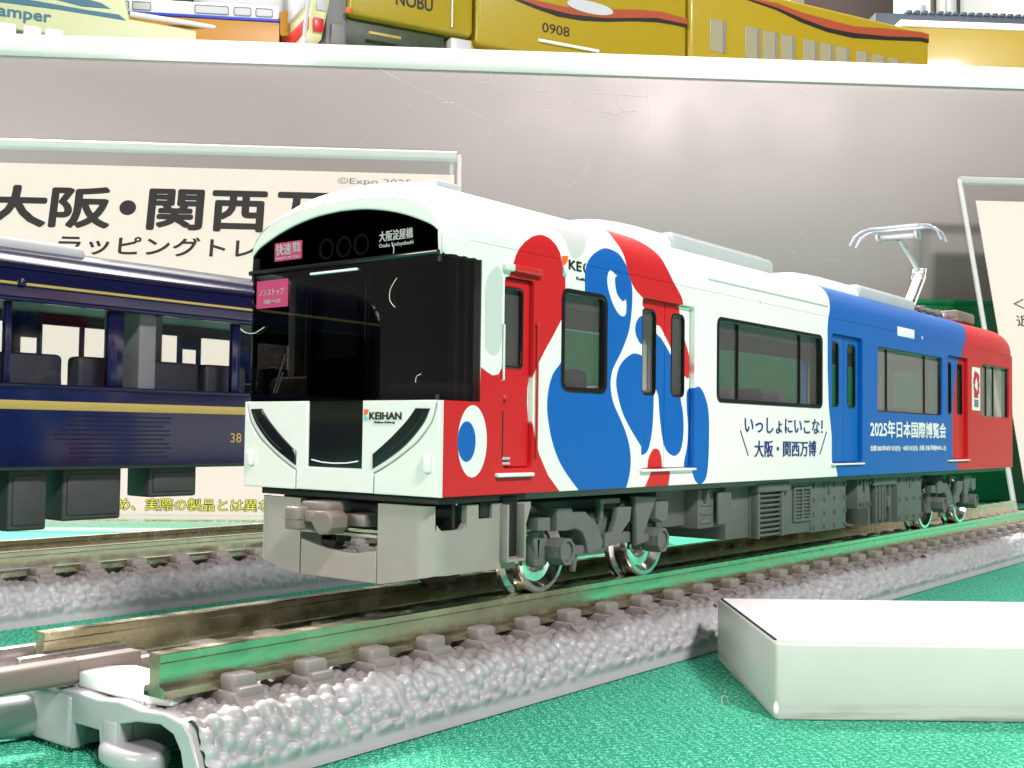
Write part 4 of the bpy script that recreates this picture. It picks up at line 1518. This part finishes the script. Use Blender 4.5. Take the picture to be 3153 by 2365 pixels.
# open end of the front track: cast end wall with its hook, rail joiner, guide tongues
b = B()
endtop = [(10.4, TZ), (10.3, -5.8), (9.95, -5.2), (9.05, -3.3), (8.5, -2.85), (7.0, -2.6), (5, -2.75), (3, -2.6), (1, -2.8), (-1, -2.7), (-3, -2.8), (-5, -2.7), (-7, -2.8), (-8.5, -2.95), (-9.05, -3.4), (-9.95, -5.2), (-10.4, TZ)]
low = [(-9.3, TZ), (-8.9, -5.0), (-8.3, -4.2), (-6.4, -4.0), (-5.5, -4.2), (-5.4, -5.8), (-1.4, -5.8), (-1.1, -4.4), (1.2, -4.4), (1.4, -5.6), (2.3, -5.85), (3.0, -5.7), (3.1, -3.75), (4.6, -3.4), (6.6, -3.2), (7.7, -3.5), (8.3, -4.2), (8.6, -5.2), (8.7, TZ)]
b.plate([endtop + low], 0.9, front(-16.9), 0.12, 2)
b.done('end_wall', 'ballast', rt)
b = B()
b.box(1.5, 3.0, -17.4, -13, -5.75, -3.6, 0.25, 3)
b.plate([smooth_loop([(1.5, -17.4), (3.0, -18.1), (5.2, -18.0), (6.2, -17.0), (5.4, -15.8), (3.2, -15.4), (1.6, -15.8)], 4)], 1.1, flat(-5.3), 0.4, 3)
b.done('coupling_hook', 'ballast', rt)
b = B()
b.box(-5.2, -1.4, -17.5, -13.5, -5.8, -3.0, 0.22, 3)
b.done('coupling_block', 'ballast', rt)
b = B()
b.plate([[(-2.0, -16.6), (4.4, -16.6), (5.6, -15.9), (4.5, -13.6), (-1.2, -13.6), (-2.4, -15.0)]], 0.9, flat(-2.3), 0.15, 2)
b.done('end_plate', 'grey_white', rt)
b = B()
b.plate([[(-8.7, -9.0), (8.6, -9.0), (8.6, -17.0), (-8.7, -17.0)]], 0.3, flat(-3.15))
b.done('end_floor', 'ballast', rt)
b = B()
b.box(-6.1, -5.45, -21.0, -12.8, -1.9, -0.75, 0.12)
b.box(-4.45, -3.9, -19.0, -12.4, -1.85, -1.1, 0.12)
b.box(-6.0, -3.95, -21.0, -12.8, -2.3, -1.85, 0.1)
b.done('rail_joiner', 'joiner', rt)
b = B()
b.box(-3.3, -1.9, -26.0, -16.5, -2.55, -1.2, 0.35, 4)
b.box(-3.15, -2.0, -16.9, -12.7, -2.4, -1.25, 0.15, 3)
b.box(-2.9, -2.1, -12.9, -8.0, -2.4, -1.7, 0.15)
b.done('guide_tongue', 'coupler', rt)
b = B()
b.tube([(-5.2, -15.6, -4.6), (-6.0, -18.0, -4.75), (-7.6, -22.5, -4.8), (-9.5, -28, -4.8)], 1.15, 14)
b.done('guide_tongue', 'ballast', rt)

# ------------------------------------------------------------------ milky white price block
blk = thing('acrylic_block', 'thick milky white acrylic block lying on the mint green cloth in front of the track', 'block', (24.0, 15.0, TZ), math.atan2(0.631, 0.776))
b = B()
b.plate([rrect(0, 90, 0, 19.3, 0.45, 5)], 4.7, flat(2.37), 0.14, 2)
b.done('slab', 'plate_white', blk)
b = B()
b.plate([[(0.4, 1.2), (89, 0.6), (89, 18.9), (0.25, 18.9)]], 0.06, flat(4.76))
sh = b.done('paper_sheet', 'print_white', blk)
B().box(0.22, 0.34, 1.2, 18.9, 4.72, 4.82).done('sheet_edge', 'print_black', blk)
b = B()
b.ball((0.12, 0.2, 0.7), 0.34, 0.6, 0.5, 1.3, 12)
b.done('chipped_corner', 'print_white', blk)


# ------------------------------------------------------------------ acrylic sign stands
def frame_thing(name, label, cat, origin, h, lean, group=None):
    h = Vector((h[0], h[1], 0)).normalized()
    nb = Vector((-h.y, h.x, 0))
    up = Vector((0, 0, 1)) * math.cos(lean) + nb * math.sin(lean)
    y = up.cross(h)
    o = thing(name, label, cat, origin, 0, group)
    mm = Matrix.Identity(4)
    for i in range(3):
        mm[i][0], mm[i][1], mm[i][2] = h[i], y[i], up[i]
    o.rotation_euler = mm.to_euler()
    return o


HV = (0.741, 0.670)
face = lambda y0: (lambda u, v, w: (u, y0 - w, v))


def stand(label, origin, lean, s0, s1, ht):
    st = frame_thing('sign_stand', label, 'sign stand', origin, HV, lean)
    b = B()
    b.plate([rrect(s0, s1, 0, ht, 1.2)], 0.9, face(-1.3), 0.2)
    b.done('front_sheet', 'acrylic', st)
    b = B()
    b.plate([rrect(s0, s1, 0, ht - 0.4, 1.2)], 0.9, face(1.3), 0.2)
    b.done('rear_sheet', 'acrylic', st)
    b = B()
    b.tube([(s0 + 0.6, -0.2, ht - 0.9), (s1 - 0.6, -0.2, ht - 0.9)], 1.15, 12)
    b.done('top_fold', 'acrylic_edge', st)
    for x in (s0, s1):
        b = B()
        b.box(x - 0.45, x + 0.45, -1.8, -0.8, 0.3, ht - 1.2, 0.15)
        b.box(x - 0.45 + (1.6 if x == s0 else -1.6), x + 0.45 + (1.6 if x == s0 else -1.6), 0.85, 1.8, 0.3, ht - 1.4, 0.15)
        b.done('edge_strip', 'acrylic_edge', st)
    b = B()
    rot = Matrix.Rotation(lean, 4, 'X')
    b.box(s0, s1, -34, 0, 0.0, 0.6, 0.2, 2, mtx=rot)
    b.done('foot', 'acrylic', st)
    B().box(s0, s1, -34.3, -33.2, 0.0, 0.6, 0.2, 2, mtx=rot).done('edge_strip', 'acrylic_edge', st)
    return st


LA = R(15)
LO = (-126.1, 94.7, TZ + 0.05)
stand('clear acrylic sign stand behind the navy train holding the big Japanese title card', LO, LA, -110, 40, 82.0)
lc = frame_thing('title_card', 'cream title card with bold black Japanese title behind the navy train', 'printed card', LO, HV, LA)
b = B()
b.plate([[(-108, 0.4), (38.9, 0.4), (38.9, 76.6), (-108, 76.6)]], 0.25, face(0.0))
b.done('sheet', 'card', lc)
b = B()
for ch, a, c in (('大', -61.0, -47.4), ('阪', -46.9, -34.1), ('関', -26.5, -14.7), ('西', -13.1, -1.3), ('万', 0.5, 12.3), ('博', 14.0, 26.2)):
    b.text(ch, (a, c, 61.6, 71.4), face(-0.16), 0.03, 0.035)
b.plate([ellipse(-30.7, 66.7, 1.75, 1.75, 28)], 0.03, face(-0.16))
b.done('title_lettering', 'print_black', lc)
b = B()
b.text('ラッピングトレイン', (-44.2, 9.2, 55.6, 60.1), face(-0.16), 0.03, 0.02)
b.done('subtitle_lettering', 'print_black', lc)
b = B()
b.text('©Expo 2025', (13.5, 29.5, 73.3, 75.2), face(-0.16), 0.03)
b.done('copyright_lettering', 'inside_light', lc)
b = B()
b.text('のため、実際の製品とは異なります', (-32.1, 11.7, 1.1, 3.8), face(-0.16), 0.03, 0.05)
b.done('caption_outline', 'print_black', lc)
b = B()
b.text('のため、実際の製品とは異なります', (-32.0, 11.6, 1.2, 3.7), face(-0.2), 0.03, 0.0)
b.done('caption_lettering', mat('caption_yellow', srgb(226, 226, 60), 0.5), lc)

RO = (-24.0, 246.0, TZ + 0.05)
RA = R(18.5)
stand('clear acrylic sign stand beyond the red rear end of the train, holding a pale card', RO, RA, 0.0, 150, 94)
rc = frame_thing('caption_card', 'pale pink-white caption card beyond the red rear end of the train', 'printed card', RO, HV, RA)
b = B()
b.plate([[(4.3, 0.5), (146, 0.5), (146, 87), (4.3, 87)]], 0.25, face(0.0))
b.done('sheet', 'card', rc)
b = B()
b.text('＜', (9.7, 12.6, 54.6, 57.6), face(-0.16), 0.03, 0.01)
b.text('近', (9.7, 13.2, 49.6, 52.9), face(-0.16), 0.03, 0.01)
b.done('caption_lettering', 'print_black', rc)

# ------------------------------------------------------------------ green step coloured as shaded, grey riser and white shelf
PO = (55.8 - 320 * 0.6707, -51.4 + 320 * 0.7417, 0)
stp = frame_thing('cloth_step', 'green cloth covered step, darkened in colour for its shade, at the foot of the grey panel', 'display step', PO, HV, 0)
b = B()
b.box(-300, 340, -10, 16, TZ, 49.6, 1.4, 3)
b.done('drape', 'cloth_shaded', stp)
b = B()
b.tube([(-300, -9.6, 49.4), (340, -9.6, 49.4)], 0.9, 10)
b.done('drape_hem', 'cloth_shaded', stp)

ris = frame_thing('display_riser', 'scratched grey panel carrying the white shelf with the yellow train', 'display riser', PO, HV, 0)
b = B()
b.box(-300, 340, 0, 5, 40, 114.5, 0.3)
b.done('front_panel', 'panel', ris)
b = B()
b.box(-300, 340, -3.0, 170, 113.6, 119.5, 2.4, 5)
b.done('shelf_board', 'shelf_milk', ris)
b = B()
for L in SCRATCHES:
    b.tube([(x, -0.02, z) for x, z in L], 0.08, 5)
rs = random.Random(4)
for k in range(60):
    x, z = rs.uniform(-40, 120), rs.uniform(58, 112)
    a, l = rs.uniform(0, 3.14), rs.uniform(0.8, 5)
    b.tube([(x, -0.02, z), (x + l * math.cos(a), -0.02, z + l * 0.6 * math.sin(a))], 0.03, 4)
o = b.done('scratch', 'scratch', ris)
o['kind'] = 'stuff'


# ------------------------------------------------------------------ trains on the shelf
SH = 119.55
yt = frame_thing('yellow_train', 'bright yellow three car model train with brown-red wave stripe on the white shelf', 'model train', (-171.96, 200.5, 0), (0.40883, 0.91261), 0)


def ybody(u0, u1, z0, z1, name='car_body', mt='yellow', par=None, d=26):
    b = B()
    b.box(u0, u1, 0, d, z0, z1, 1.6, 3)
    return b.done(name, mt, par)


c1 = ybody(-31, 8.6, 131.4, 166.4, par=yt)
c2 = ybody(9.4, 87.8, 129.5, 166.4, par=yt)
c3 = ybody(88.6, 214, 129.5, 166.4, par=yt)
c4 = ybody(214.6, 300, 129.5, 159.5, par=yt)
for a, c in ((-36, 0.5), (3, 86), (90, 212), (217, 298)):
    b = B()
    b.box(a, c, 3, 23, SH + 3.0, 131.6, 0.6)
    u = b.done('underframe', 'dark_green' if c < 2 else 'yellow', yt)
    q = B()
    for y in (6, 20):
        q.box(a, c, y, y + 1.2, SH, SH + 3.0)
    q.done('wheel_frame', 'dark_green', u)
b = B()
b.box(1.4, 8.2, 0.5, 10, 121.5, 130.4, 0.5)
b.done('coupler_cover', 'silver', yt)
b = B()
b.tube([(1.25, -0.3, 133.0), (1.25, -0.3, 150)], 0.28, 6)
b.done('door_edge', 'silver', c1)
b = B()
b.box(-25, -15, -0.4, 0.5, 126.5, 127.3, 0.1)
b.done('underframe_rail', 'gold', yt)
b = B()
b.text('NOBU', (-16.8, -5.0, 136.6, 140.6), face(-0.1), 0.1, 0.02)
b.done('lettering', 'print_black', c1)
# nose of the leading car
b = B()
b.plate([[(-42.5, 124.0), (-38.6, 123.0), (-36.5, 134), (-36.5, 152), (-40.5, 152), (-42, 136)]], 24, lambda u, v, w: (u, 13 + w, v), 0.8, 2)
nose = b.done('nose', mat('pale_cream_paint', srgb(214, 208, 160), 0.4), yt)
b = B()
b.box(-43.2, -41.9, 1.6, 24, 125.2, 129.2, 0.5)
b.box(-41.5, -38.4, -0.1, 0.8, 124.6, 128.6, 0.4)
b.done('red_band', 'red_part', nose)
b = B()
b.box(-43.0, -41.6, 3, 22, 133, 146, 0.5)
b.box(-40.6, -37.6, 0.6, 1.0, 131, 146, 0.3)
b.done('nose_window', 'silver', nose)
b = B()
b.box(-37.2, -31.0, 2, 24, 122, 150, 0.6)
b.box(-36.0, -32, 0.4, 2.0, 122, 128, 0.4)
b.done('cab_frame', 'inside_light', yt)
b = B()
b.tube([(-44.2, 0, 121.0), (-43.8, 0, 126.5), (-43.0, 0, 133)], 0.6, 8)
b.ball((-44.2, 0, 121.2), 1.1, 1, 1, 1, 12)
b.done('guard_post', 'silver', nose)
b = B()
b.ball((-31.4, -0.4, 132.2), 0.9, 1, 0.6, 1.2, 10)
b.done('side_lamp', 'print_orange', c1)

b = B()
b.plate([[(18, 146.8), (23.1, 146.2), (27.2, 146.6), (33.5, 146.6), (41.6, 146.6), (49.4, 147.0), (58.7, 149.1), (68.7, 150.8), (78.0, 151.7), (87.6, 151.1), (87.6, 149.3), (75.7, 149.3), (66, 147.6), (55.2, 145.6), (42.1, 144.5), (31.4, 144.9), (26.4, 145.6), (18, 146.4)]], 0.2, face(-0.1))
b.done('wave_stripe', 'brown_red', c2)
b = B()
b.plate([[(18, 146.4), (26.4, 145.6), (31.4, 144.9), (42.1, 144.5), (55.2, 145.6), (66, 147.6), (75.7, 149.3), (87.6, 149.3), (87.6, 148.0), (82.8, 148.2), (75.7, 147.9), (66.5, 146.6), (55.2, 144.4), (46.4, 143.2), (37.8, 143.0), (29.3, 144.1), (23.1, 145.3)]], 0.2, face(-0.1))
b.done('wave_edge', 'print_black', c2)
b = B()
b.plate([ellipse(49.6, 148.0, 8.6, 2.0)], 0.25, face(-0.25))
b.done('oval_plate', 'silver', c2)
b = B()
b.text('0908', (32.3, 42.1, 137.1, 140.2), face(-0.1), 0.1, 0.0)
b.done('car_number', 'print_black', c2)
b = B()
b.tube([(30.7, -0.6, 134.1), (52.7, -0.6, 134.2)], 0.5, 8)
b.done('side_trim', 'shelf_white', c2)
b = B()
b.plate([[(112, 163.9), (118.5, 163.4), (126.0, 163.7), (137.6, 162.4), (149.5, 162.1), (161.6, 161.8), (178.4, 163.8), (195.8, 165.6), (213.6, 165.2), (213.6, 163.6), (195.8, 163.5), (178.4, 160.9), (161.7, 159.3), (149.5, 159.0), (137.6, 160.3), (126.0, 162.1), (112, 163.0)]], 0.2, face(-0.1))
b.done('wave_stripe', 'brown_red', c3)
b = B()
b.plate([[(112, 163.0), (126.0, 162.1), (137.6, 160.3), (149.5, 159.0), (161.7, 159.3), (178.4, 160.9), (195.8, 163.5), (213.6, 163.6), (213.6, 161.9), (195.8, 162.0), (178.4, 159.5), (161.7, 157.4), (149.5, 157.5), (137.6, 158.8), (126.0, 161.2), (112, 162.5)]], 0.2, face(-0.1))
b.done('wave_edge', 'print_black', c3)
for a, c, z in ((97.2, 103.5, 142.0), (112.2, 118.3, 142.3), (119.9, 126.2, 142.3), (128, 134.1, 142.3), (138, 144.3, 143), (145.9, 151.9, 143), (153.5, 159.6, 143), (163.3, 169.1, 143), (171.2, 177.6, 143), (179.3, 184.9, 143), (188, 194, 143)):
    b = B()
    b.plate([rrect(a, c, z, 153.2, 0.6)], 0.3, face(-0.05), 0.08)
    wf = b.done('window', 'yellow_pane', c3)
    b = B()
    b.box(c - 0.9, c, -0.5, 0.0, z, 153.0, 0.1)
    b.done('window_edge', 'inside_light', wf)
b = B()
b.tube([(214.6, -0.2, 160.2), (300, -0.2, 160.2)], 0.8, 8)
b.done('roof_rod', 'silver', c4)

pt = frame_thing('pale_green_train', 'pale green model train car with two dark teal stripes on the white shelf', 'model train', (-189.66, 220.08, 0), (0.48638, 0.87375), 0)
b = B()
b.plate([[(-210, SH + 3), (-66, SH + 3), (-66, 129.4), (-97.6, 130.2), (-98.2, 133.3), (-103, 150), (-210, 150)]], 24, lambda u, v, w: (u, 12 + w, v), 0.5, 2)
pb = b.done('car_body', 'pale_green', pt)
b = B()
b.box(-205, -70, 3, 5, SH, SH + 3.2)
b.box(-205, -70, 19, 21, SH, SH + 3.2)
b.done('wheel_frame', 'dark_green', pt)
b = B()
b.plate([[(-135, 134.0), (-120, 133.0), (-110.6, 131.9), (-103.0, 132.4), (-105.5, 133.6), (-112, 134.6), (-135, 137)]], 0.2, face(-0.1))
b.plate([[(-140, 129.7), (-132, 129.8), (-116.8, 130.0), (-101.4, 129.7), (-98.7, 129.6), (-100.6, 131.0), (-109, 131.0), (-124.5, 131.6), (-140, 130.6)]], 0.2, face(-0.1))
b.done('stripe', 'teal', pb)
b = B()
b.text('amper', (-132.6, -118.7, 124.8, 128.2), face(-0.1), 0.1, 0.03)
b.text('2', (-76.5, -75.7, 127.2, 128.6), face(-0.1), 0.1, 0.0)
b.done('lettering', 'teal', pb)
for a, c in ((-139, -134.5), (-132.4, -127.7), (-125.8, -121.2), (-120.1, -115.4)):
    b = B()
    b.plate([rrect(a, c, 121.0, 124.2, 0.5)], 0.3, face(-0.05), 0.08)
    b.done('window', 'shelf_white', pb)
b = B()
b.tube([(-97.6, -0.8, 131.4), (-60, -0.8, 130.9)], 0.75, 10)
b.done('roof_rod', 'silver', pb)

wt = frame_thing('white_train', 'white and ochre model train with blue line between the pale green and yellow trains', 'model train', (-175.58, 204.5, 0), (0.70025, 0.71390), 0)
b = B()
b.box(-150, -50.8, 0, 22, 134.2, 138.3, 0.5)
wb = b.done('car_body', 'shelf_white', wt)
B().box(-150, -50.6, -0.25, 22, 133.5, 134.3, 0.1).done('blue_line', 'royal', wt)
B().box(-150, -50.4, 0.1, 21.8, SH, 133.4, 0.3).done('lower_body', 'ochre', wt)
b = B()
b.box(-50.2, -44.8, -0.4, 20, 129.5, 136.8, 0.3)
b.box(-49.8, -45.2, -0.7, 0, 129.2, 130.6, 0.1)
b.done('end_box', 'ochre', wt)
B().box(-49, -46, 4, 14, SH, 129.5, 0.2).done('end_post', 'dark_brown', wt)
for a, c in ((-99.2, -94.1), (-93.3, -87.8), (-75.4, -65.3), (-64, -58.7), (-57.6, -52.4)):
    b = B()
    b.plate([rrect(a, c, 134.7, 137.4, 0.5), rrect(a + 0.3, c - 0.3, 135.0, 137.1, 0.4)], 0.4, face(-0.05), 0.08)
    wf = b.done('window_frame', 'inside_light', wb)
    B().box(a + 0.3, c - 0.3, -0.06, 0.2, 135.0, 137.1).done('pane', 'silver', wf)
B().box(-76.8, -44.6, 6, 26, 138.4, 156, 0.6).done('roof_block', 'silver', wt)
B().box(-84.3, -77.1, 2, 20, 137.8, 156, 0.4).done('roof_block', 'dark_brown', wt)

dk = frame_thing('dark_train', 'dark blue-grey model train with a ridged roof behind the tail of the yellow train', 'model train', PO, HV, 0)
b = B()
b.box(170, 320, 120, 146, SH + 2, 181, 0.8)
dkb = b.done('car_body', 'dark_blue_grey', dk)
B().box(172, 318, 124, 142, SH, SH + 2.1).done('wheel_frame', 'dark_brown', dk)
for k in range(34):
    x = 183 + k * 3.2
    b = B()
    b.box(x, x + 2.2, 119.7, 140, 180.9, 182.3, 0.3)
    b.done('roof_rib', 'dark_blue_grey', dkb)
b = B()
b.cone((190.5, 128, 182.0), (190.5, 128, 186.5), 3.4, seg=28)
b.done('roof_vent', 'silver', dk)
b = B()
b.box(172, 320, 100, 119, SH, 168.2, 0.6)
ob = b.done('lower_car', 'yellow', dk)
B().box(172, 320, 99.4, 119, 168.2, 170.6, 0.4).done('white_band', 'shelf_white', ob)
bx = frame_thing('dark_box', 'plain dark brown box standing behind the roof of the yellow train', 'box', PO, HV, 0)
b = B()
b.box(150, 189, 148, 168, SH, 250, 0.8)
b.done('carton', 'dark_brown', bx)

wl = frame_thing('wall', 'white panelled wall behind the shelf', 'wall', PO, HV, 0)
wl['kind'] = 'structure'
b = B()
b.box(-900, 900, 400, 410, TZ, 620)
b.done('wall_face', 'wall', wl)
for a, c, mt in ((315, 317.5, 'dark_brown'), (325, 331, 'silver'), (331.5, 333.5, 'dark_brown'), (372, 380, 'shelf_white'), (381, 430, 'silver')):
    B().box(a, c, 396, 400, 100, 600, 0.4).done('wall_trim', mt, wl)

# ------------------------------------------------------------------ lint
def fibre(label, pts, r=0.024):
    b = B()
    b.tube(smooth_open(pts, 4), r, 5)
    o = b.done('lint_fibre', 'fibre', None, origin=pts[0])
    tag(o, label, 'lint')


fibre('hooked pale lint fibre on the windscreen under the destination display', [(5.5, -0.12, 21.1), (5.0, -0.18, 20.4), (4.98, -0.18, 19.7), (5.35, -0.1, 19.25)])
fibre('short curled lint fibre low on the windscreen near its ribbed corner', [(7.7, -0.12, 15.0), (7.4, -0.2, 14.85), (7.25, -0.12, 14.5)])
fibre('long wavy lint fibre across the outer corner of the windscreen beside the navy train', [(-9.9, -0.1, 18.6), (-9.2, -0.25, 18.3), (-8.2, -0.25, 18.2), (-7.3, -0.1, 18.6)])
fibre('wispy lint fibre hanging below the destination lettering', [(5.25, -0.36, 23.2), (5.45, -0.4, 22.95), (5.4, -0.38, 22.6)])
fibre('tiny loop of lint on the cloth beside the acrylic block', [(19.5, 16.6, TZ + 0.05), (19.3, 16.85, TZ + 0.42), (19.6, 17.05, TZ + 0.45), (19.75, 16.9, TZ + 0.1)])
